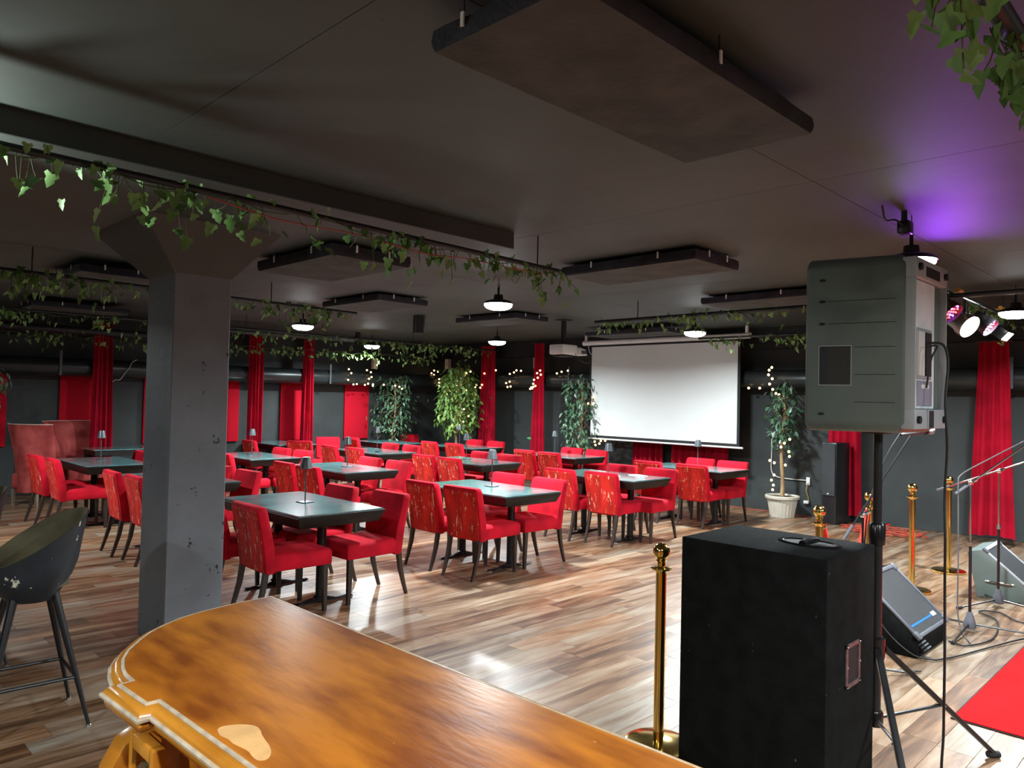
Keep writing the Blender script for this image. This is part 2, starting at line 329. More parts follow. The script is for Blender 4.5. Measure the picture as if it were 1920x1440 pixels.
# ------------------------------------------------------------------ dining chairs
def sbox(mb, x0, x1, y0, y1, z0, z1): return mb.box(x0, x1, y0, y1, z0, z1)
def make_chair():
    t = thing('dining_chair', '', 'chair', group='red velvet dining chairs')
    MB().rings([[(x, y, z) for x, y in ((-.22, -.225), (.27, -.232), (.27, .232), (-.22, .225))] for z in (.36, .47)] + [[(-.20, -.20, .49), (.245, -.205, .488), (.245, .205, .488), (-.20, .20, .49)]]).build('seat', M['velvet'], t, bevel=.018, seg=2)
    MB().rings([[(-.27, -.228, .345), (-.19, -.228, .345), (-.19, .228, .345), (-.27, .228, .345)],
                [(-.295, -.232, .55), (-.205, -.232, .55), (-.205, .232, .55), (-.295, .232, .55)],
                [(-.345, -.235, .80), (-.265, -.235, .80), (-.265, .235, .80), (-.345, .235, .80)],
                [(-.352, -.225, .845), (-.278, -.225, .845), (-.278, .225, .845), (-.352, .225, .845)]]).build('backrest', M['velvet'], t, bevel=.02, seg=2)
    MB().rings([[(-.276, -.205, .36), (-.262, -.205, .36), (-.262, .205, .36), (-.276, .205, .36)],
                [(-.301, -.21, .55), (-.285, -.21, .55), (-.285, .21, .55), (-.301, .21, .55)],
                [(-.353, -.213, .81), (-.335, -.213, .81), (-.335, .213, .81), (-.353, .213, .81)]]).build('back_panel', M['velvet_worn'], t, bevel=.004, seg=1)['label'] = 'worn back face with pale cracks'
    for s in (-1, 1):
        y = s*.195
        MB().hull8([(.215, y-.014, 0), (.245, y-.014, 0), (.245, y+.014, 0), (.215, y+.014, 0)], [(.20, y-.02, .37), (.245, y-.02, .37), (.245, y+.02, .37), (.20, y+.02, .37)]).build('leg', M['espresso'], t, bevel=.003, seg=1)
        R = []
        for z, x, h in ((0, -.345, .013), (.10, -.312, .015), (.22, -.278, .018), (.37, -.255, .02)):
            R.append([(x-h, y-h, z), (x+h, y-h, z), (x+h, y+h, z), (x-h, y+h, z)])
        MB().rings(R).build('leg', M['espresso'], t, bevel=.003, seg=1)
    return t
chair0 = make_chair(); used = [0]
def chair(xb, yb, rz, label, direct=False):
    if not direct: x, y = xb+.312*math.cos(rz), yb+.312*math.sin(rz)
    else: x, y = xb, yb
    if not used[0]: used[0] = 1; chair0.location = (x, y, 0); chair0.rotation_euler = (0, 0, rz); chair0['label'] = label; return chair0
    return dup(chair0, (x, y, 0), rz, label)
TN = {1: 'front-row table nearest the bar', 2: 'front-row table second from the bar', 3: 'front-row table third from the bar', 4: 'front-row table nearest the screen',
      5: 'second-row table behind the pillar', 6: 'second-row table right of the pillar', 7: 'second-row table in mid room', 8: 'second-row table left of the screen',
      9: 'third-row table left of the pillar', 10: 'third-row table right of pillar', 11: 'third-row table before the red panel', 12: 'third-row table by the lit tree'}
TC = {1: (3.21, 5.70), 2: (5.27, 5.60), 3: (7.43, 5.72), 4: (9.42, 5.72), 5: (3.12, 8.10), 6: (5.22, 8.24), 7: (7.36, 8.20), 8: (9.46, 8.30), 9: (3.10, 10.48), 10: (5.13, 10.46), 11: (7.26, 10.50), 12: (9.50, 10.75)}
CN = {1: [(2.57, 5.31), (2.54, 5.98)], 2: [(4.62, 5.25), (4.60, 5.82)], 3: [(6.92, 5.42), (6.83, 5.98)], 4: [(8.89, 5.42), (8.82, 6.08)], 5: [(2.57, 7.72), (2.54, 8.30)],
      6: [(4.46, 7.76), (4.50, 8.40)], 7: [(6.72, 7.92), (6.75, 8.52)], 8: [(8.83, 7.97), (8.88, 8.56)], 9: [(2.44, 10.12), (2.40, 10.76)], 10: [(4.46, 10.0), (4.5, 10.62)],
      11: [(6.68, 10.22), (6.61, 10.84)], 12: [(8.95, 10.42), (8.90, 11.08)]}
CF = {1: [(3.87, 5.32), (3.78, 5.95)], 2: [(5.88, 5.28), (5.90, 5.92)], 3: [(7.99, 5.30), (8.0, 5.92)], 4: [(9.98, 5.40), (10.04, 5.96)], 5: [(3.70, 7.66), (3.72, 8.4)],
      6: [(5.82, 7.84), (5.83, 8.50)], 7: [(7.93, 7.92), (7.97, 8.58)], 8: [(10.05, 7.96), (10.1, 8.55)], 9: [(3.72, 10.2), (3.7, 10.85)], 10: [(5.70, 10.05), (5.68, 10.66)],
      11: [(7.95, 10.36), (7.95, 10.98)], 12: [(10.20, 10.60), (10.22, 11.24)]}
def sname(i): return TN[i]
for i in TN:
    for k in range(2):
        x, y = CN[i][k]; a = random.uniform(-.05, .05)
        chair(x, y, a, 'red velvet chair, cracked back to camera, %s seat at %s' % (('near', 'far')[k], TN[i]))
        x, y = CF[i][k]; a = random.uniform(-.05, .05)
        chair(x, y, PI+a, 'red velvet chair facing camera, %s seat at %s' % (('near', 'far')[k], TN[i]))
chair(6.10, 12.66, 0, 'red velvet chair left end of the back-row table by left wall')
chair(6.80, 12.15, .7, 'red velvet chair with cracked back, pulled out before back-row table', )
chair(7.95, 13.1, -PI*.62, 'red velvet chair by left wall turned toward the camera')
chair(8.28, 12.75, 0, 'red velvet chair beside the red panel, cracked back showing')
chair(10.16, 13.36, -PI/2, 'red velvet chair right of the small ficus, only backrest top visible')

# ------------------------------------------------------------------ tables and their cordless lamps
def make_table():
    t = thing('dining_table', '', 'table', group='black glass-topped tables')
    W, D = .392, .675
    MB().hull8([(-W+.035, -D+.035, .655), (W-.035, -D+.035, .655), (W-.035, D-.035, .655), (-W+.035, D-.035, .655)], [(-W, -D, .742), (W, -D, .742), (W, D, .742), (-W, D, .742)]).build('apron', M['tframe'], t, bevel=.004, seg=1)
    MB().box(-W, W, -D, D, .742, .750).build('tabletop', M['tframe'], t, bevel=.002, seg=1)
    MB().box(-W+.012, W-.012, -D+.012, D-.012, .7505, .760).build('glass_top', M['glass'], t, bevel=.002, seg=1)
    for s in (-1, 1):
        y = s*.36
        MB().lathe([(.05, .018), (.052, .05), (.038, .06), (.038, .60), (.06, .64), (.06, .656)], (0, y, 0), 18).build('column', M['iron'], t)
        b = MB().hull8([(-.30, y-.025, .008), (.30, y-.025, .008), (.30, y+.025, .008), (-.30, y+.025, .008)], [(-.29, y-.016, .022), (.29, y-.016, .022), (.29, y+.016, .022), (-.29, y+.016, .022)])
        b.hull8([(-.15, y-.035, .02), (.15, y-.035, .02), (.15, y+.035, .02), (-.15, y+.035, .02)], [(-.06, y-.02, .045), (.06, y-.02, .045), (.06, y+.02, .045), (-.06, y+.02, .045)])
        o = b.build('foot_bar', M['iron'], t, bevel=.003, seg=1)
        for q in (-1, 1): MB().lathe([(.022, 0), (.024, .008), (.012, .012), (.012, .02)], (q*.275, y, 0), 10).build('glide', M['chrome'], o)
    return t
def make_lamp():
    t = thing('table_lamp', '', 'lamp', group='cordless table lamps')
    MB().box(-.055, .055, -.055, .055, 0, .008).build('base', M['lampgrey'], t, bevel=.003)
    MB().tube([(0, 0, .006), (0, 0, .34)], .0055, 8).build('stem', M['lampgrey'], t)
    MB().lathe([(.052, .285), (.054, .285), (.036, .375), (.034, .380), (.0, .381), (0, .374), (.033, .373), (.050, .287)], n=20, caps=False).build('shade', M['lampgrey'], t)
    return t
tb0 = make_table(); lp0 = make_lamp()
LP = {1: (3.242, 5.672), 2: (5.359, 5.622), 3: (7.547, 5.799), 4: (9.62, 5.766), 6: (5.299, 8.248), 7: (7.446, 8.38), 8: (9.736, 8.65), 9: (3.129, 10.689), 10: (5.175, 10.643), 11: (7.514, 10.778), 12: (9.72, 11.15)}
TL = {1: 'black table with teal glass top beside the pillar, nearest the bar', 2: 'black glass-topped table, second from the bar in the front row', 3: 'black glass-topped table with white cards, front row',
      4: 'black glass-topped table in front row beneath the projection screen', 5: 'black glass-topped table mostly hidden behind the pillar, second row', 6: 'black glass-topped table, second row, right of the pillar',
      7: 'black glass-topped table, second row, directly behind second front-row table', 8: 'black glass-topped table, second row, left of the screen', 9: 'black glass-topped table left of the pillar, before the wing chairs',
      10: 'black glass-topped table, third row, just right of the pillar', 11: 'black glass-topped table with small dark item, third row', 12: 'dark glass-topped table, third row, in front of lit ficus tree'}
for i in TC:
    loc = (*TC[i], 0)
    if i == 1: tb0.location = loc; tb0['label'] = TL[1]
    else: dup(tb0, loc, 0, TL[i])
dup(tb0, (6.88, 13.02, 0), 0, 'dark table in the back row beside the left wall panels')
dup(tb0, (8.98, 12.42, 0), 0, 'dark table in the far corner in front of the small ficus')
for i in LP:
    lb = 'small grey cordless lamp standing on the ' + TN[i]
    if i == 1: lp0.location = (*LP[1], .7605); lp0.rotation_euler.z = .1; lp0['label'] = lb
    else: dup(lp0, (*LP[i], .7605), random.uniform(-.2, .2), lb)
# low square-legged table in front of the wing chairs
t = thing('side_table', 'black square-legged table in front of the wing chairs', 'table', (3.56, 12.50, 0))
MB().box(0, 1.3, 0, .62, .742, .76).build('tabletop', M['glass'], t, bevel=.003, seg=1)
MB().box(.02, 1.28, .02, .60, .66, .742).build('apron', M['tframe'], t, bevel=.004, seg=1)
for a in (.03, 1.21):
    for b in (.03, .53): MB().box(a, a+.06, b, b+.06, 0, .66).build('leg', M['tframe'], t, bevel=.003, seg=1)
for (x, y, a, s, lb) in ((7.28, 5.62, .2, (.10, .15), 'white folded card lying near lamp on third front-row table'), (7.66, 5.42, -.3, (.07, .11), 'small white card near the right edge of third front-row table')):
    o = MB().box(-s[0], s[0], -s[1], s[1], 0, .006).build('card', M['paper'], bevel=.001, seg=1, loc=(x, y, .7605)); o.rotation_euler.z = a; tag(o, lb, 'card')
o = MB().lathe([(.035, 0), (.04, .01), (.03, .02), (.006, .024)], n=14).build('ash_tray', M['black'], loc=(7.12, 10.2, .7605)); tag(o, 'small dark dish on the third-row table near red panel', 'dish')

# ------------------------------------------------------------------ wing chairs
def wing(loc, rz, label, k=1):
    t = thing('wing_chair', label, 'armchair', loc, rz, 'burgundy wing chairs'); t.scale = (k, k, 1)
    W = .325; n = 14; R = []
    def outline(z, flare, thick, inner=0):
        pts = []
        for i in range(n+1):
            a = i/n; th = (a-.5)*PI*.98
            x = -.30-.06*flare+(1-math.cos(th))**.85*.30*(1.25-flare*.35); y = math.sin(th)*(W+.05*flare)
            pts.append(Vector((x, y, z)))
        inn = [Vector((p.x+thick*math.cos((i/n-.5)*PI*.98), p.y-thick*math.sin((i/n-.5)*PI*.98), z)) for i, p in enumerate(pts)]
        return pts+inn[::-1]
    R = [outline(.20, 0, .09), outline(.45, .1, .10), outline(.8, .6, .10), outline(1.10, 1.3, .08), outline(1.16, 1.4, .05)]
    MB().rings(R).build('shell', M['burgundy'], t, angle=60)
    MB().box(-.26, .26, -.25, .25, .25, .47).build('seat', M['burgundy'], t, bevel=.035, seg=3)
    MB().tube([p for p in outline(1.165, 1.42, .02)[:n+1]], .008, 6).build('piping', mat('pale_piping', (.62, .38, .34), .5, var=.1), t)
    for a in (-.24, .24):
        for b in (-.21, .21): MB().hull8([(a-.018, b-.018, 0), (a+.018, b-.018, 0), (a+.018, b+.018, 0), (a-.018, b+.018, 0)], [(a-.025, b-.025, .25), (a+.025, b-.025, .25), (a+.025, b+.025, .25), (a-.025, b+.025, .25)]).build('leg', M['palewood'], t, bevel=.003, seg=1)
wing((2.80, 12.42, 0), math.radians(38), 'dusty burgundy wing chair seen from behind, left of the side table', .86)
wing((3.56, 13.16, 0), math.radians(-82), 'dusty burgundy wing chair facing the camera against the left wall', 1.22)

# ------------------------------------------------------------------ acoustic panels on the walls
for x, lb in ((2.05, 'red fabric acoustic panel at the far left edge'), (3.37, 'red fabric acoustic panel behind the wing chairs'), (4.66, 'red fabric acoustic panel mostly hidden by the pillar'), (5.78, 'red fabric acoustic panel just right of the pillar'),
              (7.23, 'red fabric acoustic panel behind the middle left curtain'), (8.70, 'red fabric acoustic panel nearest the small ficus')):
    t = thing('wall_panel', lb, 'panel', (x, Y1, .76), group='red acoustic panels')
    MB().box(0, .60, -.055, -.015, 0, 1.18).build('fabric_board', M['panel_red'], t, bevel=.006)
    MB().box(.02, .58, -.015, 0, .02, 1.16).build('batten', M['black'], t, smooth=False)
# ------------------------------------------------------------------ foam panels under the ceiling
def foam(x0, x1, y0, y1, zb, th, label, n=2):
    t = thing('ceiling_panel', label, 'panel', ((x0+x1)/2, (y0+y1)/2, zb), group='black ceiling foam panels')
    a, b = (x1-x0)/2, (y1-y0)/2
    m = MB(); k = 10; R = []
    for z, e in ((0.002, -.006), (.012, 0), (th*.5, .004), (th, 0)):
        ring = []
        for q in range(4):
            cs = [(-a, -b), (a, -b), (a, b), (-a, b)]; p, r_ = cs[q], cs[(q+1) % 4]
            for i in range(k):
                s = i/k; xx = p[0]+(r_[0]-p[0])*s; yy = p[1]+(r_[1]-p[1])*s; j = random.uniform(-.004, .004) if z > .01 else 0
                ring.append((xx*(1+e/a)+j, yy*(1+e/b)+j, z+(random.uniform(-.004, .005) if z == th else 0)))
        R.append(ring)
    m.rings(R, caps=False); m.add(R[-1], [tuple(range(len(R[-1])))]); m.build('edge', M['foamside'], t)
    m = MB(); m.rings([[(x, y, z) for x, y, _ in R[0]] for z in (0, .003)]); m.build('foam_face', M['foam'], t, smooth=False)
    for s in range(n):
        for q in (-1, 1):
            yy = (-b if q < 0 else b); xx = -a+(s+.7)*2*a/(n+.4)
            bb = MB(); bb.box(xx-.007, xx+.007, yy-.003+q*.006, yy+.003+q*.006, th*.5, th+.012); bb.build('bracket', M['white'], t, smooth=False); MB().box(xx-.002, xx+.002, yy-.002, yy+.002, th, ZC-zb).build('hanger', M['black'], t, smooth=False)
    for s in (0, 1):
        yy = -b+(s+.5)*b; bb = MB(); bb.box(-a-.009, -a-.003, yy-.007, yy+.007, th*.5, th+.012); bb.build('bracket', M['white'], t, smooth=False); MB().box(-a-.002, -a+.002, yy-.002, yy+.002, th, ZC-zb).build('hanger', M['black'], t, smooth=False)
foam(1.47, 2.95, 1.27, 1.86, 2.76, .065, 'large black foam panel hung closest overhead', 1)
foam(5.02, 5.69, 3.06, 4.42, 2.78, .08, 'black foam panel in mid ceiling beyond the end of the ivy pipe')
foam(7.44, 8.04, 3.2, 4.45, 2.79, .07, 'black foam panel behind the top of the stand speaker')
foam(2.80, 3.48, 4.62, 5.75, 2.66, .08, 'black foam panel beside the pillar head')
foam(5.0, 5.72, 7.22, 8.45, 2.79, .07, 'black foam panel above the left lamp')
foam(7.24, 7.90, 7.2, 8.45, 2.79, .07, 'black foam panel between the two central lamps')
foam(9.6, 10.3, 6.3, 7.9, 2.75, .06, 'black foam panel above the screen housing')
foam(2.0, 2.7, 7.6, 8.7, 2.75, .07, 'black foam panel left of the pillar head')
foam(2.4, 3.6, 11.2, 11.9, 2.75, .06, 'far black foam panel above the left curtain')

# ------------------------------------------------------------------ ducts and pipes
def duct(p0, p1, label, r=.145, step=2.4):
    a, b = Vector(p0), Vector(p1); t = thing('duct', label, 'duct', p0, group='wall ducts'); d = b-a; L_ = d.length; u = d.normalized()
    MB().tube([(0, 0, 0), d], r, 24).build('tube', M['duct'], t)
    k = int(L_/step); wv = Vector((0, 0, 1))
    for i in range(k):
        c = u*(step*(i+.6)); MB().tube([c-u*.02, c+u*.02], r+.006, 24).build('collar', M['duct'], t)
        s = MB(); e = u*.018; n_ = u.cross(wv)
        off = n_*(r+.012) if (n_.dot(Vector((0, 0, 0))-(a+c)) > 0) else -n_*(r+.012)
        s.hull8([c-e+off+Vector((0, 0, -.13)), c+e+off+Vector((0, 0, -.13)), c+e+off*1.03+Vector((0, 0, -.13)), c-e+off*1.03+Vector((0, 0, -.13))],
                [c-e+off+Vector((0, 0, .26)), c+e+off+Vector((0, 0, .26)), c+e+off*1.03+Vector((0, 0, .26)), c-e+off*1.03+Vector((0, 0, .26))])
        s.build('strap', M['corner'], t, smooth=False)
duct((X0+.02, 13.40, 2.0), (11.05, 13.40, 2.05), 'long round dark duct along the left wall above red panels')
duct((11.05, 13.2, 2.07), (11.05, Y0+.02, 2.07), 'long round dark duct along the back wall behind the screen')
def pipe(pts, r, name, label, hang=(), catg='pipe', m=None):
    t = thing(name, label, catg, pts[0]); o = Vector(pts[0])
    MB().tube([Vector(p)-o for p in pts], r, 12).build('tube', m or M['pipe'], t)
    for h in hang: MB().tube([Vector(h)-o, Vector((h[0], h[1], ZC))-o], .006, 6).build('hanger', M['pipe'], t)
    return t
pipe([(-1.5, 12.5, 2.56), (5.4, 12.5, 2.56)], .055, 'pipe', 'thick black pipe crossing in front of the far left curtain', [(1, 12.5, 2.6), (4, 12.5, 2.6)])
pipe([(5.3, 12.2, 2.72), (7.9, 12.2, 2.74), (8.0, 12.2, 2.80), (8.0, 12.2, 2.888)], .05, 'pipe', 'thick black pipe bending up to ceiling behind the left lamps')
pipe([(6.9, 8.9, 2.885), (6.9, 8.9, 2.63)], .09, 'vent_stub', 'short black vertical duct stub under the ceiling', catg='duct')

# ------------------------------------------------------------------ curtains
def curtain(c, ax, w0, w1, zb, zt, label, folds=5, skew=0, dep=.035):
    t = thing('curtain', label, 'curtain', (c[0], c[1], zb), group='red velvet curtains'); U = Vector((1, 0, 0)) if ax == 'x' else Vector((0, 1, 0)); V = Vector((0, 1, 0)) if ax == 'x' else Vector((1, 0, 0))
    n = folds*8; rows = 12; R = []
    ph = [random.uniform(-.5, .5) for _ in range(n+1)]; off = random.random()*6
    for j in range(rows+1):
        s = j/rows; z = (zt-zb)*s; w_ = w1+(w0-w1)*s; ring = []; fr = []; bk = []
        for i in range(n+1):
            a = i/n; wob = math.sin(a*folds*2*PI+off+.4*math.sin(s*3+a*9))*dep*(1-.25*s)+.3*dep*math.sin(a*folds*4.7+off*2)
            x = (a-.5)*w_+skew*(1-s)+.008*math.sin(s*5+i)*.5
            zz = z if j else z+.01*math.sin(a*7+off)
            fr.append(U*x+V*wob+Vector((0, 0, zz))); bk.append(U*x+V*(wob+.008)+Vector((0, 0, zz)))
        R.append(fr+bk[::-1])
    MB().rings(R).build('drape', M['curtain'], t, angle=70)
    p = w0/2+.04
    MB().tube([U*-p+Vector((0, 0, zt-zb-.01)), U*p+Vector((0, 0, zt-zb-.01))], .012, 8).build('rod', M['pipe'], t)
curtain((3.84, 13.18), 'x', .26, .36, .10, 2.78, 'narrow red velvet curtain behind the left pipe, near wing chairs', 4)
curtain((6.47, 13.2), 'x', .28, .30, .10, 2.78, 'red velvet curtain just right of the pillar', 4)
curtain((7.55, 13.2), 'x', .20, .30, .10, 2.78, 'narrow red velvet curtain between two red panels', 4)
curtain((10.82, 11.55), 'y', .36, .50, .08, 2.80, 'red velvet curtain right of the lit ficus', 5)
curtain((10.82, 10.08), 'y', .26, .42, .08, 2.80, 'red velvet curtain left of the projector', 4)
curtain((11.12, 7.68), 'y', .60, .66, .42, 2.5, 'dark red curtain hanging behind screen, left part', 6)
curtain((11.12, 6.62), 'y', 1.0, 1.08, .42, 2.5, 'dark red curtain hanging behind screen, right part', 8)
curtain((11.12, 4.27), 'y', .42, .50, .10, 2.5, 'red velvet curtain behind the black tower speaker', 4)
curtain((10.85, 2.34), 'y', .32, .50, .10, 2.54, 'red velvet curtain at right behind the microphone stands', 4)

# ------------------------------------------------------------------ projection screen
t = thing('projection_screen', 'large white pull-down projection screen on the back wall', 'screen', (10.72, 7.2, 0))
MB().tube([(0, -1.66, 2.74), (0, 1.66, 2.74)], .045, 14).build('housing', M['white'], t)
m = MB(); m.box(-.004, 0, -1.50, 1.50, 1.00, 2.70); m.build('border', M['black'], t, smooth=False)
MB().box(-.007, -.0045, -1.455, 1.455, 1.055, 2.66).build('fabric', M['screenw'], t, smooth=False)
MB().tube([(0, -1.56, .995), (0, 1.56, .995)], .016, 10).build('bottom_bar', M['white'], t)
for y in (-1.6, 1.6): MB().box(-.02, .02, y-.02, y+.02, 2.74, ZC).build('bracket', M['white'], t, smooth=False)
MB().tube(cat([(0, 1.55, 2.72), (-.01, 1.52, 2.6), (0, 1.47, 2.52)]), .006, 6).build('pull_cord', M['white'], t)
# projector
t = thing('projector', 'white projector hanging from a black ceiling mount', 'projector', (8.5, 7.42, 2.36), math.radians(0))
MB().box(-.17, .17, -.14, .14, 0, .15).build('body', M['white'], t, bevel=.02)
m = MB().hull8([(.17, -.19, 0), (.34, -.19, .0), (.34, -.02, .0), (.17, .02, .0)], [(.17, -.17, .12), (.32, -.18, .09), (.32, -.04, .09), (.17, .0, .12)]); m.build('lens_hood', M['white'], t, bevel=.01)
m = MB()
for i in range(6): m.box(.20+i*.02, .21+i*.02, -.196, -.189, .02, .07)
m.build('vent', M['corner'], t, smooth=False)
MB().box(-.03, .03, -.03, .03, .15, .52).build('mount', M['black'], t, bevel=.004, seg=1)
MB().box(-.09, .09, -.09, .09, .515, .53).build('ceiling_plate', M['black'], t, bevel=.003, seg=1)
MB().box(-.14, .14, -.10, .10, -.03, -.005).build('tray', M['black'], t, bevel=.004, seg=1)
MB().tube(cat([(.1, -.14, .02), (.16, -.2, -.08), (.30, -.24, -.12), (.36, -.22, -.03), (.33, -.18, .03)]), .005, 6).build('cable', M['cable'], t)

# ------------------------------------------------------------------ plants
def leafmesh(name, L_, W_, m, fold=.25, ivy=False):
    if ivy: o = [(0, 0), (.35, -.12), (.5, .12), (.28, .35), (.32, .55), (0, 1), (-.32, .55), (-.28, .35), (-.5, .12), (-.35, -.12)]
    else: o = [(0, 0), (.32, .2), (.5, .45), (.34, .75), (0, 1), (-.34, .75), (-.5, .45), (-.32, .2)]
    vs = [(x*W_, y*L_, abs(x)*W_*fold-(.12*L_*y*y)) for x, y in o]; mid = [(0, L_*.45, -.02*L_)]
    n = len(vs); me = bpy.data.meshes.new(name); me.from_pydata(vs+mid, [], [(i, (i+1) % n, n) for i in range(n)]); me.materials.append(m)
    for p in me.polygons: p.use_smooth = True
    return me
ivyleaf = leafmesh('ivy_leaf', .065, .06, M['leaf'], ivy=True)
ficus_d = leafmesh('ficus_leaf', .085, .036, M['leafd']); ficus_b = leafmesh('ficus_leaf_bright', .085, .036, M['leafb'])
class Leaves:
    def __init__(s, src, name, m): s.src = src; s.name = name; s.m = m; s.v = []; s.f = []
    def add(s, loc, rot, sc_=1):
        mm = Matrix.LocRotScale(Vector(loc), Euler(rot), Vector((sc_,)*3)); o = len(s.v)
        s.v += [tuple(mm@v.co) for v in s.src.vertices]; s.f += [tuple(i+o for i in p.vertices) for p in s.src.polygons]
    def done(s, parent):
        me = bpy.data.meshes.new(s.name); me.from_pydata(s.v, [], s.f); me.materials.append(s.m)
        ob = bpy.data.objects.new(s.name, me); COL.objects.link(ob); ob.parent = parent; ob['kind'] = 'stuff'; return ob
def garland(a, b, label, n, single=False, droop=.10, spread=.07, sc_=1.0, clusters=None, pr=.016, hang=(), reds=False):
    A, B = Vector(a), Vector(b); t = thing('ivy_garland', label, 'garland', a, group='ivy garlands'); D = B-A; u = D.normalized(); side = u.cross(Vector((0, 0, 1)))
    st = MB(); k = int(D.length/.12); pts = [u*(D.length*i/k)+side*(.022*math.sin(i*1.3))+Vector((0, 0, .022*math.cos(i*1.3))) for i in range(k+1)]
    st.tube(pts, .0035, 5)
    L = None if single else Leaves(ivyleaf, 'foliage', M['leaf'])
    cl = clusters or [random.random() for _ in range(int(D.length*2.2))]
    for i in range(n):
        s = random.random() if random.random() < .3 else min(1, max(0, random.choice(cl)+random.gauss(0, .10/D.length*1.6)))
        dz = -abs(random.gauss(0, droop)) if random.random() < .8 else random.uniform(0, .06)
        p = D*s+side*random.gauss(0, spread*.6)+Vector((0, 0, dz))
        rot = (random.uniform(-2.4, -.9), random.uniform(-.5, .5), random.uniform(0, 2*PI)); q = sc_*random.uniform(.7, 1.15)
        if single: inst(ivyleaf, 'leaf', t, p, rot, q)
        else: L.add(p, rot, q)
        if random.random() < .6:
            base = D*min(1, max(0, s+random.uniform(-.01, .01))); mid_ = (base+p)/2+Vector((0, 0, -.015)); st.tube([base, mid_, p], .002, 4, False)
    st.build('vine', M['stem'], t)
    if L: L.done(t)
    return t
def ivypipe(a, b, label, hang, r=.016): return pipe([a, b], r, 'hanging_pipe', label, hang)
ivypipe((-.6, 3.60, 2.66), (4.36, 3.82, 2.66), 'thin black pipe carrying the front ivy garland', [(.4, 3.64, 2.66), (4.05, 3.81, 2.66)], .018)
garland((.35, 3.64, 2.645), (4.40, 3.82, 2.645), 'front ivy garland winding along the pipe above the pillar', 210, True, clusters=[.10, .12, .18, .2, .22, .24, .27, .29, .30, .36, .42, .5, .56, .58, .6, .62, .72, .8, .82, .9, .92, .98])
t = pipe(cat([(1.5, 3.63, 2.62), (1.9, 3.66, 2.585), (2.4, 3.70, 2.60), (2.9, 3.73, 2.575), (3.3, 3.75, 2.60), (3.7, 3.77, 2.60), (4.1, 3.79, 2.61)]), .0035, 'cable', 'thin red cable strung beneath the front ivy pipe', catg='cable', m=M['redcable'])
ivypipe((-1.5, 7.3, 2.67), (5.05, 7.75, 2.67), 'thin black pipe with ivy behind the pillar', [(1.6, 7.5, 2.67), (3.9, 7.67, 2.67)])
garland((.4, 7.42, 2.65), (5.0, 7.74, 2.65), 'second ivy garland passing behind the pillar head', 330, droop=.09, sc_=1.0)
ivypipe((-1, 11.0, 2.66), (10.6, 11.0, 2.66), 'thin black pipe with ivy above the third row', [(2, 11, 2.66), (5.2, 11, 2.66), (8.4, 11, 2.66)])
garland((.6, 11.0, 2.63), (10.4, 11.0, 2.63), 'long ivy garland above the third row tables', 380, droop=.09, sc_=1.0)
garland((.6, 12.2, 2.42), (9.9, 12.3, 2.50), 'bright ivy garland lit by the distant left lamp', 320, droop=.08, sc_=1.05)
ivypipe((7.42, 5.95, 2.67), (7.42, 1.0, 2.67), 'black pipe with sparse ivy left of the stand speaker', [(7.42, 5.3, 2.67), (7.42, 3.2, 2.67)], .022)
garland((7.42, 5.9, 2.66), (7.42, 2.4, 2.66), 'sparse ivy garland on the pipe before the screen', 120, droop=.06)
ivypipe((9.65, 5.8, 2.62), (9.65, 2.6, 2.62), 'thin black pipe across the top right of screen', [(9.65, 4, 2.62)])
garland((9.65, 5.6, 2.60), (9.65, 2.6, 2.60), 'dark ivy garland hanging over the screen housing', 190, droop=.06)
garland((8.4, 2.05, 2.74), (10.6, 2.05, 2.70), 'short ivy garland behind the stage lights at right', 90, droop=.09)
ivypipe((1.3, .44, 2.62), (3.6, .44, 2.62), 'grey pipe at the top right corner of view', [(3.2, .44, 2.62)], .026)
garland((1.45, .50, 2.60), (3.0, .42, 2.60), 'ivy garland hanging in the top right corner', 85, True, droop=.07, spread=.06, clusters=[.04, .12, .2, .35, .42, .45, .5, .55, .6, .66, .7, .8, .95])

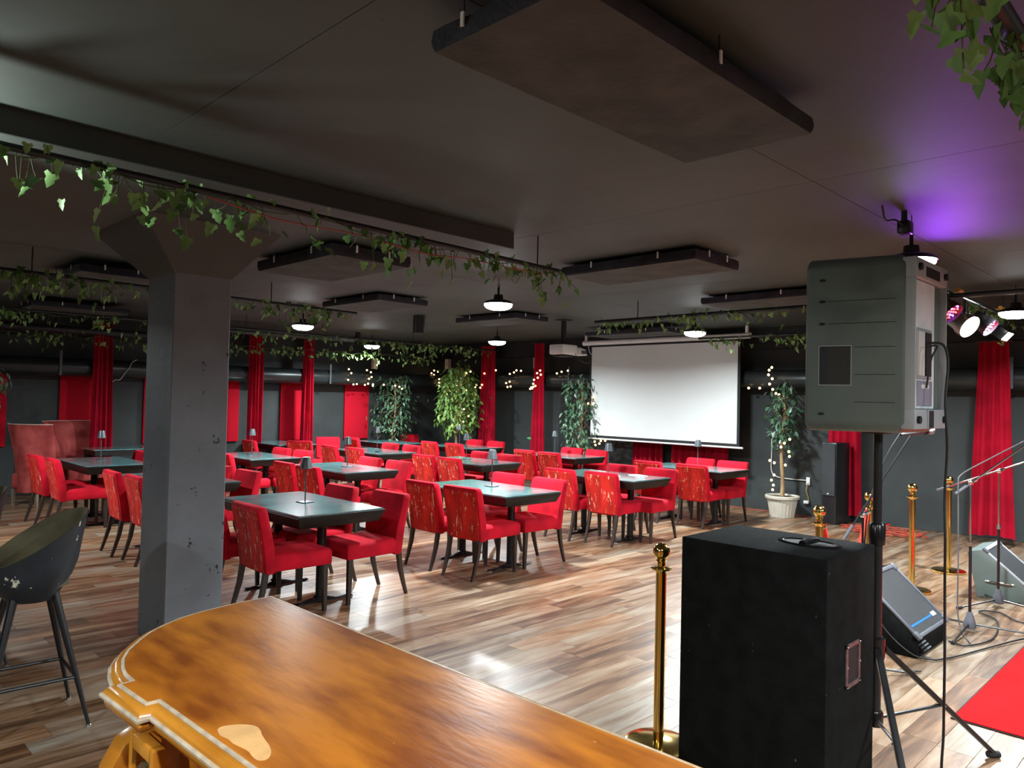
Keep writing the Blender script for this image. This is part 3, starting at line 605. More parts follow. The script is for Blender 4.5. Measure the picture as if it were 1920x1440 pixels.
def tree(x, y, top, base, r, n, m, src, label, potted=False, singles=False, profile=None, lean=0, lights=0):
    t = thing('ficus_tree', label, 'tree', (x, y, 0), group='artificial ficus trees')
    z0 = .0 if not potted else .30
    tr = MB(); pth = cat([(0, 0, z0), (.02, .01, base*.5), (-.02, .02, base), (.03, -.01, (base+top)/2), (.0+lean, .0, top-.15)])
    tr.tube(pth, [.034-.022*i/(len(pth)-1) for i in range(len(pth))], 10); tr.build('trunk', M['trunk'], t)
    br = MB(); L = None if singles else Leaves(src, 'foliage', m)
    prof = profile or (lambda s: .55+.45*math.sin(PI*min(1, s*1.05)))
    nc = max(10, n//22)
    for c in range(nc):
        s = (c+.5)/nc; z = base+(top-base)*s; a = c*2.4+random.uniform(-.3, .3); rr = r*prof(s)*random.uniform(.55, 1)
        tip = Vector((rr*math.cos(a)+lean*s, rr*math.sin(a), z+.05)); br.tube([(lean*s*.5, 0, z-.08), tip*.6+Vector((0, 0, z*.4+.02)), tip], [.007, .005, .003], 5)
        for i in range(n//nc):
            p = tip+Vector((random.gauss(0, r*.26), random.gauss(0, r*.26), random.gauss(-.05, .075)))
            rot = (random.uniform(-1.5, -.1), random.uniform(-.5, .5), math.atan2(p.y, p.x)-PI/2+random.gauss(0, .8)); q = random.uniform(1.0, 1.6)
            if singles: inst(src, 'leaf', t, p, rot, q)
            else: L.add(p, rot, q)
    br.build('branches', M['trunk'], t)
    if L: L.done(t)
    if not potted:
        MB().lathe([(.13, 0), (.16, .26), (.175, .28), (.15, .28), (.0, .25)], n=18).build('pot', M['black'], t)
    else:
        k = 48; R = []
        for z, rr in ((0, .165), (.02, .17), (.27, .215)):
            R.append([((rr+(.005 if i % 2 else -.003))*math.cos(i*2*PI/k), (rr+(.005 if i % 2 else -.003))*math.sin(i*2*PI/k), z) for i in range(k)])
        MB().rings(R).build('pot', M['pot'], t)
        MB().lathe([(.215, .265), (.245, .275), (.25, .31), (.24, .32), (.22, .318), (.21, .29)], n=36, caps=False).build('pot_rim', M['pot'], t)
        MB().lathe([(.001, .30), (.212, .295)], n=24, caps=False).build('soil', M['soil'], t)
    return t
tree(9.62, 13.20, 2.08, .85, .36, 600, M['leafd'], ficus_d, 'thin dark ficus tree in front of the left wall corner')
tree(10.30, 11.90, 2.28, 1.0, .36, 1300, M['leafb'], ficus_b, 'bushy green ficus wrapped in fairy lights', profile=lambda s: .5+.55*math.sin(PI*(.15+.8*s)))
tree(10.66, 8.84, 2.05, .75, .30, 640, M['leafd'], ficus_d, 'ficus tree partly hidden by the left edge of screen')
tree(10.88, 5.07, 1.98, 1.08, .25, 290, M['leafd'], ficus_d, 'potted ficus in ribbed cream pot right of the screen', potted=True, singles=True, profile=lambda s: .45+.6*s)
tree(2.02, 12.35, 2.05, 1.45, .34, 240, M['leafd'], ficus_d, 'ficus leaves at the far left edge beside the wing chair')

# ------------------------------------------------------------------ fairy lights (bulbs strung on duct and trees)
bulbme = MB().ball((0, 0, 0), .020, 8, 5).build('bulb_proto', M['bulb']).data
bpy.data.objects.remove(bpy.data.objects['bulb_proto'])
def fairy(pts, label, order=True):
    t = thing('fairy_lights', label, 'string lights', pts[0], group='warm fairy light strings'); o = Vector(pts[0])
    P = [Vector(p)-o for p in pts]; MB().tube(cat(P, 3), .0022, 4).build('wire', M['cable'], t)
    for p in P: inst(bulbme, 'bulb', t, p+Vector((0, 0, -.012)))
fairy([(8.47, 13.22, 2.23), (8.53, 13.22, 2.15), (8.46, 13.22, 2.01), (8.59, 13.22, 1.92), (8.67, 13.22, 1.93), (8.87, 13.22, 1.92), (8.95, 13.22, 1.95), (8.97, 13.22, 2.05), (9.03, 13.22, 2.09), (9.01, 13.22, 2.19), (8.91, 13.22, 2.23)], 'fairy lights looping over the red panel nearest the ficus')
fairy([(8.73, 12.9, 1.94), (8.85, 12.9, 1.93), (8.85, 12.9, 1.9), (9.12, 12.9, 1.93), (9.41, 12.9, 1.92), (9.52, 12.9, 1.9), (9.59, 12.9, 1.86)], 'fairy lights running into the thin ficus top')
fairy([(10.85, 13.2, 1.96), (10.85, 13.2, 2.03), (10.85, 13.2, 2.11), (10.85, 13.57, 2.12), (10.85, 13.55, 2.17), (10.85, 13.48, 2.25), (10.85, 13.39, 2.21), (10.85, 13.39, 2.31), (10.85, 13.25, 2.28)], 'short fairy light strand slanting across the wall corner')
fairy([(10.3, 11.52, 2.24), (10.3, 11.65, 2.21), (10.3, 11.7, 2.17), (10.3, 11.82, 2.11), (10.3, 11.82, 2.01), (10.3, 12.07, 1.95), (10.3, 11.95, 1.94), (10.3, 11.95, 1.83), (10.3, 12.17, 1.84), (10.3, 12.26, 1.76), (10.3, 11.74, 1.85), (10.3, 11.63, 1.86), (10.3, 11.96, 1.43), (10.3, 11.8, 1.39), (10.3, 11.7, 1.46), (10.3, 12.29, 1.43), (10.3, 11.71, 1.2), (10.3, 11.55, 1.32), (10.3, 11.83, 1.12), (10.3, 11.78, 1.07), (10.3, 11.7, 1.07), (10.3, 12.08, 1.1)], 'fairy lights wound through the bushy ficus')
fairy([(10.75, 11.58, 2.22), (10.75, 11.65, 1.98), (10.75, 11.7, 1.92), (10.75, 11.82, 1.98), (10.75, 11.86, 1.93), (10.75, 11.84, 1.77), (10.75, 11.86, 1.68), (10.75, 11.9, 1.64), (10.75, 11.91, 1.53)], 'fairy light strand between the bushy ficus and curtain')
fairy([(10.85, 11.69, 2.23), (10.85, 11.34, 2.29), (10.85, 10.92, 2.21), (10.85, 10.8, 2.24), (10.85, 10.73, 2.28), (10.85, 10.6, 2.27), (10.85, 10.92, 2.05), (10.85, 11.02, 2.02), (10.85, 10.98, 1.94), (10.85, 10.89, 1.95)], 'fairy light cluster between the two tall curtains')
fairy([(10.7, 9.93, 2.26), (10.7, 10.01, 2.21), (10.7, 9.91, 2.18), (10.7, 9.99, 2.12), (10.7, 10.09, 2.08), (10.7, 10.11, 2.0), (10.7, 10.05, 1.96), (10.7, 10.11, 1.94), (10.7, 10.16, 1.93), (10.7, 10.14, 1.91), (10.7, 10.19, 1.9)], 'fairy light strand hanging left of the projector curtain')
fairy([(10.89, 9.66, 2.21), (10.89, 9.54, 2.24), (10.89, 9.38, 2.26)], 'three fairy bulbs beneath the projector')
fairy([(10.7, 8.6, 1.75), (10.7, 8.71, 1.64), (10.7, 8.59, 1.64), (10.7, 8.54, 0.95), (10.7, 8.43, 0.92), (10.7, 8.4, 0.97), (10.7, 8.52, 0.89), (10.7, 8.3, 0.98)], 'fairy bulbs in the ficus at the screen edge')
fairy([(10.7, 5.18, 2.25), (10.7, 5.22, 2.21), (10.7, 5.23, 2.14), (10.7, 5.17, 2.08), (10.7, 5.21, 2.0), (10.7, 5.16, 1.92), (10.7, 5.11, 1.86), (10.7, 5.06, 1.84)], 'fairy lights rising from the potted ficus to duct')
fairy([(10.905, 5.654, 1.943), (10.905, 5.47, 1.943)], 'two fairy bulbs beside the right edge of the screen')
fairy([(10.6, 4.84, 1.19), (10.6, 4.92, 1.13), (10.6, 4.97, 1.07), (10.6, 4.85, 1.01), (10.6, 4.84, 0.94), (10.6, 4.9, 0.81), (10.6, 5.14, 0.86), (10.6, 5.07, 0.83), (10.6, 5.07, 0.65), (10.6, 5.11, 0.57), (10.6, 5.08, 0.5), (10.6, 5.09, 0.43)], 'fairy lights wound down the potted ficus trunk')
t = pipe(cat([(4.36, 13.2, 2.19), (4.29, 13.2, 2.14), (4.25, 13.2, 2.05), (4.19, 13.2, 1.97), (4.11, 13.2, 1.85), (4.03, 13.2, 1.84), (3.98, 13.2, 1.78)]), .006, 'fairy_wire', 'unlit fairy light wire hanging on duct left of pillar', catg='string lights', m=M['whitecable'])
for loc, lb in (((9.22, 13.40, 2.26), 'pale block on the left wall soffit above the fairy lights'), ((11.05, 13.14, 2.34), 'pale block on the soffit beside the room corner'), ((11.05, 10.35, 2.31), 'pale block on the soffit left of the projector')):
    t = thing('wall_block', lb, 'wall block', loc, group='pale wall blocks')
    MB().box(-.05, .05, -.055, .055, 0, .22).build('block', M['tan'], t, bevel=.006)
    MB().box(-.02, .02, -.02, .02, .22, .34).build('bracket', M['black'], t, bevel=.003, seg=1)
o = MB().lathe([(.001, -.004), (.12, -.004), (.12, .004), (.001, .004)], n=20).build('green_reflection', M['green']); o.location = (11.33, 10.73, .87); o.rotation_euler = (0, PI/2, 0); o.scale = (.22, 1, 1); tag(o, 'small green reflection low on the back wall, drawn as glowing disc', 'reflection')  # glowing disc stands in for a green reflection on the wall

# ------------------------------------------------------------------ bar counter (foreground)
t = thing('bar_counter', 'antique honey-brown wooden bar counter with moulded edge in the foreground', 'counter', (0, 0, 0))
OUT = [(1.075, -.55), (1.090, .6), (1.072, 1.3), (1.062, 2.042), (.97, 2.04), (.855, 2.019), (.790, 1.996), (.737, 1.963), (.690, 1.926), (.654, 1.885), (.607, 1.824), (.58, 1.773), (.562, 1.717), (.554, 1.675), (.553, 1.624), (.526, 1.621), (.533, 1.494), (.556, 1.494), (.568, 1.121), (.575, .6), (.58, -.55)]
def offs(poly, d):
    n = len(poly); out = []
    for i in range(n):
        p0, p1, p2 = Vector(poly[i-1]), Vector(poly[i]), Vector(poly[(i+1) % n]); a = (p1-p0).normalized(); b = (p2-p1).normalized()
        na, nb = Vector((-a.y, a.x)), Vector((-b.y, b.x)); k = 1+na.dot(nb); v = (na+nb)/max(k, .35); out.append((p1.x+v.x*d, p1.y+v.y*d))
    return out
def prof(pr): return [[(x, y, z) for x, y in offs(OUT, d)] for d, z in pr]
MB().rings(prof([(0, 1.03), (0, 1.068), (.002, 1.070)])).build('countertop', M['barwood'], t, smooth=False)
MB().rings(prof([(.001, 1.0697), (-.002, 1.0705), (-.005, 1.0695), (-.006, 1.066)]), caps=False).build('inner_bead', M['barline'], t)
MB().rings(prof([(.002, 1.02), (-.004, 1.062), (-.007, 1.0665), (-.013, 1.0665), (-.019, 1.063), (-.024, 1.057), (-.026, 1.050), (-.01, 1.03)])).build('moulding', M['bartrim'], t, angle=50)
MB().rings(prof([(-.022, 1.0535), (-.028, 1.0535), (-.031, 1.050), (-.030, 1.045), (-.026, 1.043), (-.01, 1.042)]), caps=False).build('outer_bead', M['barline'], t)
MB().rings(prof([(-.01, 1.043), (-.024, 1.036), (-.020, 1.024), (0, 1.012), (.02, 1.0), (.03, .99)])).build('underband', M['bartrim'], t, angle=50)
BODY = [(1.02, -.5), (1.01, 1.96), (.86, 1.95), (.76, 1.90), (.68, 1.82), (.62, 1.72), (.60, 1.63), (.565, 1.61), (.565, 1.505), (.60, 1.50), (.62, -.5)]
MB().prism(BODY, 0, .99).build('body', M['barwood'], t, smooth=False)
# pilaster with carved panel, side scroll
pl_ = MB(); pl_.box(.535, .56, 1.465, 1.485, .05, .985); pl_.box(.535, .56, 1.575, 1.595, .05, .985); pl_.box(.535, .56, 1.485, 1.575, .955, .985); pl_.box(.535, .56, 1.485, 1.575, .74, .765); pl_.box(.535, .56, 1.485, 1.575, .05, .12)
pl_.build('pilaster_frame', M['bartrim'], t, bevel=.004)
cv = MB()
for i in range(26):
    a = i*.9; cv.ball((.548, 1.53+.026*math.sin(a), .79+i*.0058), .010+.004*math.sin(i*2.1), 7, 5)
cv.build('carving', M['carve'], t)
sc_ = MB(); S = [(.0, .0), (-.045, -.02), (-.075, -.07), (-.08, -.13), (-.06, -.19), (-.02, -.235), (.0, -.24)]
sc_.rings([[(.575+x, y, .975+z) for x, z in S] for y in (1.598, 1.66)]); sc_.rings([[(.58+x*.9, y, .72+z*1.3) for x, z in S] for y in (1.60, 1.65)])
sc_.build('scroll', M['bartrim'], t, bevel=.006)
MB().box(.505, .60, 1.44, 1.63, .705, .735).build('ledge', M['bartrim'], t, bevel=.008)
MB().box(.600, .612, -.4, 1.38, .12, .90).build('side_panel', M['barwood'], t, bevel=.006)
P = [(.580, 1.292), (.590, 1.298), (.606, 1.293), (.622, 1.282), (.635, 1.262), (.634, 1.240), (.628, 1.222), (.622, 1.196), (.618, 1.176), (.610, 1.153), (.598, 1.137), (.588, 1.134), (.580, 1.142), (.580, 1.160), (.583, 1.18), (.580, 1.205), (.577, 1.225), (.578, 1.245), (.574, 1.268)]
P2 = cat([(a, b, 0) for a, b in P]+[(P[0][0], P[0][1], 0)], 4)[:-1]
MB().prism([(p.x, p.y) for p in P2], 1.0700, 1.0704).build('bare_patch', M['bare'], t, smooth=False)['label'] = 'pale bare wood patch worn through the varnish'

# ------------------------------------------------------------------ bar stools
def make_stool():
    t = thing('bar_stool', '', 'stool', group='black-legged bar stools')
    n = 18; hs, ins = [], []
    def shell(th, z, off):   # opening to -x, back on +x
        rx = (.195+.022*z+off)*(1-.06*abs(math.sin(th))); ry = (.225+.03*z+off)
        return Vector((rx*math.cos(th), ry*math.sin(th), 0))
    def top(th): return .82+.25*max(0, math.cos(th*.56))**1.8
    R = []
    for lev in range(6):
        s = lev/5; ring = []
        for i in range(n*2):
            th = -PI+2*PI*i/(n*2); z = .665+(top(th)-.665)*s; k = (.55, .86, .97, 1.0, 1.03, 1.06)[lev]; v = shell(th, (z-.66)*3.2, 0)*k; ring.append((v.x, v.y, z-(.03 if lev == 0 else 0)))
        R.append(ring)
    MB().rings(R, caps=False).add(R[0], [tuple(range(n*2))]).build('outer_shell', M['stoolout'], t, angle=70)
    R2 = []
    for lev in range(5, -1, -1):
        s = lev/5; ring = []
        for i in range(n*2):
            th = -PI+2*PI*i/(n*2); z = .70+(top(th)-.70)*s; k = (.3, .80, .88, .92, .95, 1.05)[lev]; v = shell(th, (z-.66)*3.2, 0)*k; ring.append((v.x, v.y, z+(.004 if lev == 5 else 0)))
        R2.append(ring)
    MB().rings(R2, caps=False).add(R2[-1], [tuple(range(n*2))]).build('inner_padding', M['stoolin'], t, angle=70)
    MB().lathe([(.0, .735), (.15, .735), (.165, .72), (.165, .70), (.0, .69)], n=24, caps=False).build('seat_cushion', M['stoolin'], t)
    for a in (-1, 1):
        for b in (-1, 1):
            p = [(a*.085, b*.08, .665), (a*.225, b*.215, .012)]
            o = MB().tube(p, [.020, .0085], 12).build('leg', M['blackmetal'], t)
            MB().lathe([(.012, 0), (.013, .008), (.009, .014)], (a*.225, b*.215, 0), 10).build('foot_cap', M['chrome'], o)
    def lp(a, b, z): s = (.665-z)/.653; return (a*(.085+.14*s), b*(.08+.135*s), z)
    m = MB()
    for q in ((-1, -1, 1, -1), (1, -1, 1, 1), (1, 1, -1, 1), (-1, 1, -1, -1)): m.tube([lp(q[0], q[1], .245), lp(q[2], q[3], .245)], .009, 8)
    m.build('footrest', M['blackmetal'], t)
    return t
st0 = make_stool(); st0.location = (.97, 4.32, 0); st0.rotation_euler.z = math.radians(-3); st0['label'] = 'dark leather bar stool with olive inside, nearest at left edge'
st0.scale = (1, 1, .98)
dup(st0, (.85, 5.52, 0), .0, 'second bar stool behind, only its thin leg in view')
dup(st0, (.95, 6.35, 0), .0, 'third bar stool further back at the left edge')

# ------------------------------------------------------------------ rope stanchions
def make_post():
    t = thing('rope_stanchion', '', 'stanchion', group='polished brass rope posts')
    MB().lathe([(.155, 0), (.16, .006), (.16, .018), (.14, .026), (.05, .032), (.03, .034)], n=40).build('base', M['gold'], t)
    MB().lathe([(.0255, .03), (.0255, .84)], n=24).build('post', M['gold'], t)
    MB().lathe([(.026, .835), (.03, .845), (.05, .852), (.052, .858), (.03, .862), (.02, .868), (.02, .885), (.026, .893), (.018, .902)], n=28).build('collar', M['gold'], t)
    MB().ball((0, 0, .938), .042, 24, 14).build('ball', M['gold'], t)
    return t
p0 = make_post(); SX = [(3.119, 2.06), (5.19, 2.15), (6.40, 2.24), (7.455, 2.238), (8.638, 2.248)]
SL = ['brass rope post between the bar and the black subwoofer', 'brass rope post whose ball shows above the subwoofer top', 'brass rope post half hidden behind the speaker pole', 'brass rope post just right of the speaker pole', 'farthest brass rope post, right of the other brass posts']
for i, (x, y) in enumerate(SX):
    if i == 0: p0.location = (x, y, 0); p0['label'] = SL[0]
    else: dup(p0, (x, y, 0), 0, SL[i])
a, b = Vector((5.26, 2.155, .84)), Vector((6.34, 2.235, .84)); t = thing('barrier_rope', 'red velvet rope sagging between two brass posts', 'rope', a)
MB().tube([a.lerp(b, i/20)-a+Vector((0, 0, -.42*(1-(2*i/20-1)**2))) for i in range(21)], .019, 10).build('rope', M['rope'], t)
for p in (a, b): MB().lathe([(.02, -.03), (.022, .0), (.01, .02)], p-a, 12).build('end_cap', M['gold'], t)

# ------------------------------------------------------------------ subwoofer
t = thing('subwoofer', 'tall black carpeted subwoofer cabinet with top handle in the foreground', 'speaker', (2.93, 1.18, 0))
SWX, SWY, SWZ = .51, .65, 1.066
MB().box(0, SWX, 0, SWY, .02, SWZ).build('cabinet', M['subcarpet'], t, bevel=.006)
for a in (.06, SWX-.06):
    for b in (.06, SWY-.06): MB().lathe([(.02, 0), (.025, .02)], (a, b, 0), 12).build('foot', M['black'], t)
hx, hy = .30, .20
o = MB().rings([[(hx+math.cos(k*PI/14)*r_*.62, hy+math.sin(k*PI/14)*r_, z) for k in range(28)] for r_, z in ((.135, SWZ), (.135, SWZ+.006), (.118, SWZ+.006), (.112, SWZ-.0), (.10, SWZ-.0))], caps=False).build('top_handle', M['bakelite'], t)
MB().rings([[(hx+math.cos(k*PI/14)*.070, hy+math.sin(k*PI/14)*.113, z) for k in range(28)] for z in (SWZ+.0005, SWZ+.001)]).build('cup', M['black'], o)
MB().tube([(hx-.072, hy, SWZ+.006), (hx-.03, hy, SWZ+.012), (hx+.03, hy, SWZ+.012), (hx+.072, hy, SWZ+.006)], .016, 10).build('grip', M['bakelite'], o)
fx0, fx1, fz0, fz1 = .185, .335, .52, .70     # cup on the narrow side facing -y
m = MB(); w_ = .018
m.box(fx0, fx1, -.008, 0, fz0, fz0+w_); m.box(fx0, fx1, -.008, 0, fz1-w_, fz1); m.box(fx0, fx0+w_, -.008, 0, fz0, fz1); m.box(fx1-w_, fx1, -.008, 0, fz0, fz1)
o = m.build('side_handle', mat('worn_handle_frame', (.10, .075, .08), .45, var=.3, vscale=30), t, bevel=.002, seg=1)
MB().box(fx0+w_, fx1-w_, -.002, -.0005, fz0+w_, fz1-w_).build('cup', M['black'], o, smooth=False)
for a in (fx0+.009, fx1-.009):
    for b in (fz0+.009, fz0+.09, fz1-.009): MB().ball((a, -.009, b), .004, 8, 4).build('screw', M['chrome'], o)

# ------------------------------------------------------------------ speaker on tripod stand
PX, PY = 3.665, 1.25
t = thing('speaker_stand', 'black tripod pole stand behind the subwoofer', 'stand', (PX, PY, 0))
MB().tube([(0, 0, .95), (0, 0, 1.553)], .0195, 16).build('upper_pole', M['blackmetal'], t)
MB().tube([(0, 0, .22), (0, 0, 1.07)], .0245, 16).build('lower_pole', M['blackmetal'], t)
o = MB().lathe([(.034, 1.03), (.036, 1.05), (.036, 1.12), (.03, 1.13)], n=16).build('collar', M['bakelite'], t)
MB().tube([(.03, 0, 1.09), (.085, .0, 1.085)], [.008, .014], 8).build('knob', M['chrome'], o)
MB().tube([(.03, -.01, 1.115), (.10, -.02, 1.118)], .005, 6).build('pin', M['chrome'], o)
MB().lathe([(.036, .50), (.04, .52), (.04, .60), (.03, .61)], n=16).build('hub', M['bakelite'], t)
MB().lathe([(.034, .20), (.036, .22), (.036, .26), (.03, .27)], n=16).build('sleeve', M['bakelite'], t)
for ang in (92, 212, 327):
    d = Vector((math.cos(math.radians(ang)), math.sin(math.radians(ang)), 0)); m = MB(); L_ = .66
    s_ = d.cross(Vector((0, 0, 1)))*.014
    A, B = d*.045+Vector((0, 0, .55)), d*L_+Vector((0, 0, .012)); th = Vector((0, 0, .016))
    m.hull8([A-s_-th, A+s_-th, A+s_+th, A-s_+th], [B-s_-th*.5, B+s_-th*.5, B+s_+th, B-s_+th]); o = m.build('leg', M['blackmetal'], t, bevel=.003, seg=1)
    MB().tube([d*(L_-.04)+Vector((0, 0, .02)), d*(L_+.02)+Vector((0, 0, .014))], .016, 10).build('rubber_foot', M['black'], o)
    mid = A.lerp(B, .52); MB().tube([d*.035+Vector((0, 0, .235)), mid], .008, 8).build('strut', M['blackmetal'], t)
    MB().ball(mid+Vector((s_.x, s_.y, 0))*1.1, .006, 8, 4).build('rivet', M['chrome'], o)
ZB, ZT = 1.555, 2.325
t = thing('loudspeaker', 'large grey-green plastic loudspeaker on tripod stand seen from behind', 'speaker', (3.62, 1.05, ZB))
hb, hf, D_, HH = .225, .305, .40, ZT-ZB
m = MB(); R = []
for z, e in ((.035, .045), (.0, .0),):
    pass
def trap(z, e, y0=.0, y1=D_): return [(-hb+e, y0+e, z), (hb-e, y0+e, z), (hf-e, y1, z), (-hf+e, y1, z)]
m.rings([trap(0, .03), trap(.035, .0), trap(HH-.035, 0), trap(HH, .03)])
body = m.build('shell', M['spk'], t, bevel=.016, seg=3)
# rear: raised rim frame (about 40 mm deep well between) facing -y
m = MB(); q = -.035
m.box(-hb+.004, hb-.004, q, .02, HH-.105, HH-.02); m.box(-hb+.004, hb-.004, q, .02, .02, .105); m.box(-hb+.004, -hb+.012, q, .02, .10, HH-.10); m.box(hb-.014, hb-.004, q, .02, .10, HH-.10)
rim = m.build('rear_rim', M['spkrim'], t, bevel=.006)
MB().box(-.09, .105, q-.002, q+.004, HH-.092, HH-.045).build('rear_grip', M['black'], rim, bevel=.003, seg=1)
MB().box(-.03, .035, q-.002, q+.004, .022, .10).build('slot', M['black'], rim, bevel=.003, seg=1)
for a in (-hb+.045, hb-.045):
    for b in (.06, HH-.06):
        MB().rings([[(a+.016*math.cos(k*PI/8), y, b+.016*math.sin(k*PI/8)) for k in range(16)] for y in (q-.012, q)]).build('bumper', M['black'], rim)
        MB().rings([[(a+.005*math.cos(k*PI/5), y, b+.005*math.sin(k*PI/5)) for k in range(10)] for y in (q-.014, q-.010)]).build('screw', M['chrome'], rim)
pl_ = MB().box(-hb+.013, .10, -.016, .004, .107, HH-.108).build('rear_plate', M['spkrear'], t, bevel=.003, seg=1)
MB().box(-.155, .045, -.022, -.010, .235, .455).build('amp_panel', M['spkrim'], pl_, bevel=.003, seg=1)
MB().box(-.055, .03, -.026, -.021, .25, .44).build('socket_recess', M['black'], pl_, smooth=False)
MB().box(-.145, -.065, -.026, -.021, .25, .44).build('label_plate', M['white'], pl_, smooth=False)
MB().box(-.14, .055, -.022, -.015, .12, .228).build('lower_plate', mat('lilac_grey_plate', (.33, .32, .42), .4, var=.05), pl_, smooth=False)
MB().box(-.10, .0, -.025, -.021, .195, .212).build('rating_label', M['paper'], pl_, smooth=False)
MB().box(.10, hb-.022, -.006, .004, .107, HH-.108).build('rear_grey_panel', M['spk'], t, smooth=False)  # right-hand strip of the rear well, in the shell colour
# side facing -x/-z of the trapezoid: local frame on the left side
sv = Vector((-hf+hb, D_, 0)); sl = sv.length; su = sv.normalized(); nrm = Vector((-su.y, su.x, 0))
def side(a, b, e=0): return Vector((-hb, 0, 0))+su*a+nrm*e+Vector((0, 0, b))
def sbx(mb, a0, a1, b0, b1, e0, e1): return mb.hull8([side(a0, b0, e0), side(a1, b0, e0), side(a1, b1, e0), side(a0, b1, e0)], [side(a0, b0, e1), side(a1, b0, e1), side(a1, b1, e1), side(a0, b1, e1)])
m = MB(); a0, a1, b0, b1 = .215, .345, .205, .375; k = .003
sbx(m, a0-k, a1+k, b0-k, b0, 0, .003); sbx(m, a0-k, a1+k, b1, b1+k, 0, .003); sbx(m, a0-k, a0, b0, b1, 0, .003); sbx(m, a1, a1+k, b0, b1, 0, .003)
hd = m.build('side_handle', M['spkrim'], t, smooth=False)
sbx(MB(), a0, a1-.035, b0, b1, -.0005, .0012).build('recess', mat('shell_recess', (.022, .024, .024), .6, var=.1), hd, smooth=False)
sbx(MB(), a1-.035, a1, b0, b1, -.0005, .0014).build('recess', mat('shell_recess_deep', (.010, .016, .024), .6, var=.1), hd, smooth=False)
for b in (.075, .475, .575, .67):
    m = MB(); c = side(.335, b, .001); m.rings([[c+su*(.014*math.cos(j*PI/8))+Vector((0, 0, .006*math.sin(j*PI/8)))+nrm*e for j in range(16)] for e in (-.001, .0015)]); m.build('dimple', M['black'], t)
for b in (.475, .575, .37, .25, .13):
    sbx(MB(), .04, .20 if b < .4 else .31, b-.0012, b+.0012, -.001, .0008).build('groove', M['black'], t, smooth=False)
MB().box(-.045, .045+.045, .15, .24, -.012, .0).build('pole_cup', M['black'], t, bevel=.006)
o = pipe(cat([(3.58, 1.02, 1.95), (3.60, .965, 1.94), (3.615, .95, 1.86), (3.60, .955, 1.70), (3.615, .95, 1.5), (3.625, .96, 1.3), (3.60, .95, 1.1), (3.62, .955, .9), (3.61, .95, .6), (3.605, .95, .3), (3.62, .95, .04), (3.75, .85, .012), (4.1, .45, .012)]), .0055, 'cable', 'black cable dangling from the loudspeaker to the floor', catg='cable', m=M['cable'])
pipe(cat([(3.545, 1.015, 1.93), (3.53, .97, 1.93), (3.50, .985, 1.87), (3.495, 1.0, 1.75)]), .004, 'cable', 'short black lead looping out of the loudspeaker socket', catg='cable', m=M['cable'])
t = thing('lamp_clamp', 'black clamp and driver box under the ceiling above the loudspeaker', 'clamp', (5.0, 1.56, 2.70))
MB().box(-.05, .05, -.035, .035, .05, .13).build('driver_box', M['blackmetal'], t, bevel=.01)
MB().tube([(-.02, 0, .12), (-.02, 0, .189)], .018, 10).build('stalk', M['blackmetal'], t)
MB().tube(cat([(-.04, 0, .10), (-.12, .02, .12), (-.2, .05, .11), (-.26, .05, .185)]), .006, 6).build('cable', M['cable'], t)

# ------------------------------------------------------------------ stage lights
pipe([(6.3, 1.93, 2.70), (10.2, 1.93, 2.70)], .024, 'light_bar', 'chrome light bar carrying the stage lamps under the ceiling', [(7.0, 1.93, 2.7), (9.35, 1.93, 2.7)], m=M['chrome'])
def par(x, z, rot, label, kind, r=.095):
    t = thing('stage_lamp', label, 'stage light', (x, 1.93, z), group='stage lamps on the bar', rot=rot)   # lens looks along local -z
    if kind != 'flood':
        MB().lathe([(.03, .20), (r*.72, .17), (r*.8, .06), (r, 0), (r, -.06), (r*.97, -.06), (r*.93, 0)], n=24, caps=False).build('can', M['can' if kind == 'white' else 'blackmetal'], t)
    else:
        MB().box(-.12, .12, -.06, .06, -.03, .10).build('can', M['blackmetal'], t, bevel=.012)
        MB().box(-.11, .11, -.05, .05, -.034, -.029).build('lens', M['parwhite'], t, smooth=False)
        m = MB(); [m.box(-.12+i*.03, -.112+i*.03, -.07, .07, .09, .12) for i in range(9)]; m.build('heat_sink', M['corner'], t, smooth=False)
    if kind == 'white': MB().lathe([(.001, -.035), (r*.92, -.03), (.001, -.045)], n=24, caps=False).build('lens', M['parwhite'], t)
    if kind == 'led':
        k = 0
        for rr, n in ((0, 1), (.034, 6), (.068, 12)):
            for i in range(n):
                a = i*2*PI/n; k += 1; MB().ball((rr*math.cos(a), rr*math.sin(a), -.03), .010, 8, 5).build('diode', M['ledr' if k % 3 else 'ledb'], t)
        MB().lathe([(.001, -.02), (r*.95, -.02)], n=24, caps=False).build('lens_plate', M['black'], t)
    m = MB(); R_ = r+.03; m.tube([(R_*math.cos(a), 0, .08+R_*1.2*math.sin(a)) for a in [i*PI/10 for i in range(11)]], .006, 6); m.build('yoke', M['iron'], t)
    inv = Euler(rot).to_matrix().inverted(); MB().tube([inv@Vector((0, 0, .0)), inv@Vector((0, 0, 2.70-z))], .010, 8).build('clamp', M['iron'], t)
    return t
D = math.radians
par(7.34, 2.54, (D(-50), 0, D(-18)), 'stage lamp with red and violet diodes beside the loudspeaker', 'led')
par(7.86, 2.46, (D(-58), 0, D(-22)), 'round stage lamp glowing warm white', 'white', .11)
par(8.62, 2.52, (D(-50), 0, D(-10)), 'stage lamp with violet diodes right of the white one', 'led')
par(9.42, 2.48, (D(-48), 0, D(0)), 'square floodlight at the right end of the light bar', 'flood')
pt_ = par(6.55, 2.52, (D(-100), 0, D(-50)), 'violet stage lamp hidden behind the loudspeaker', 'led')
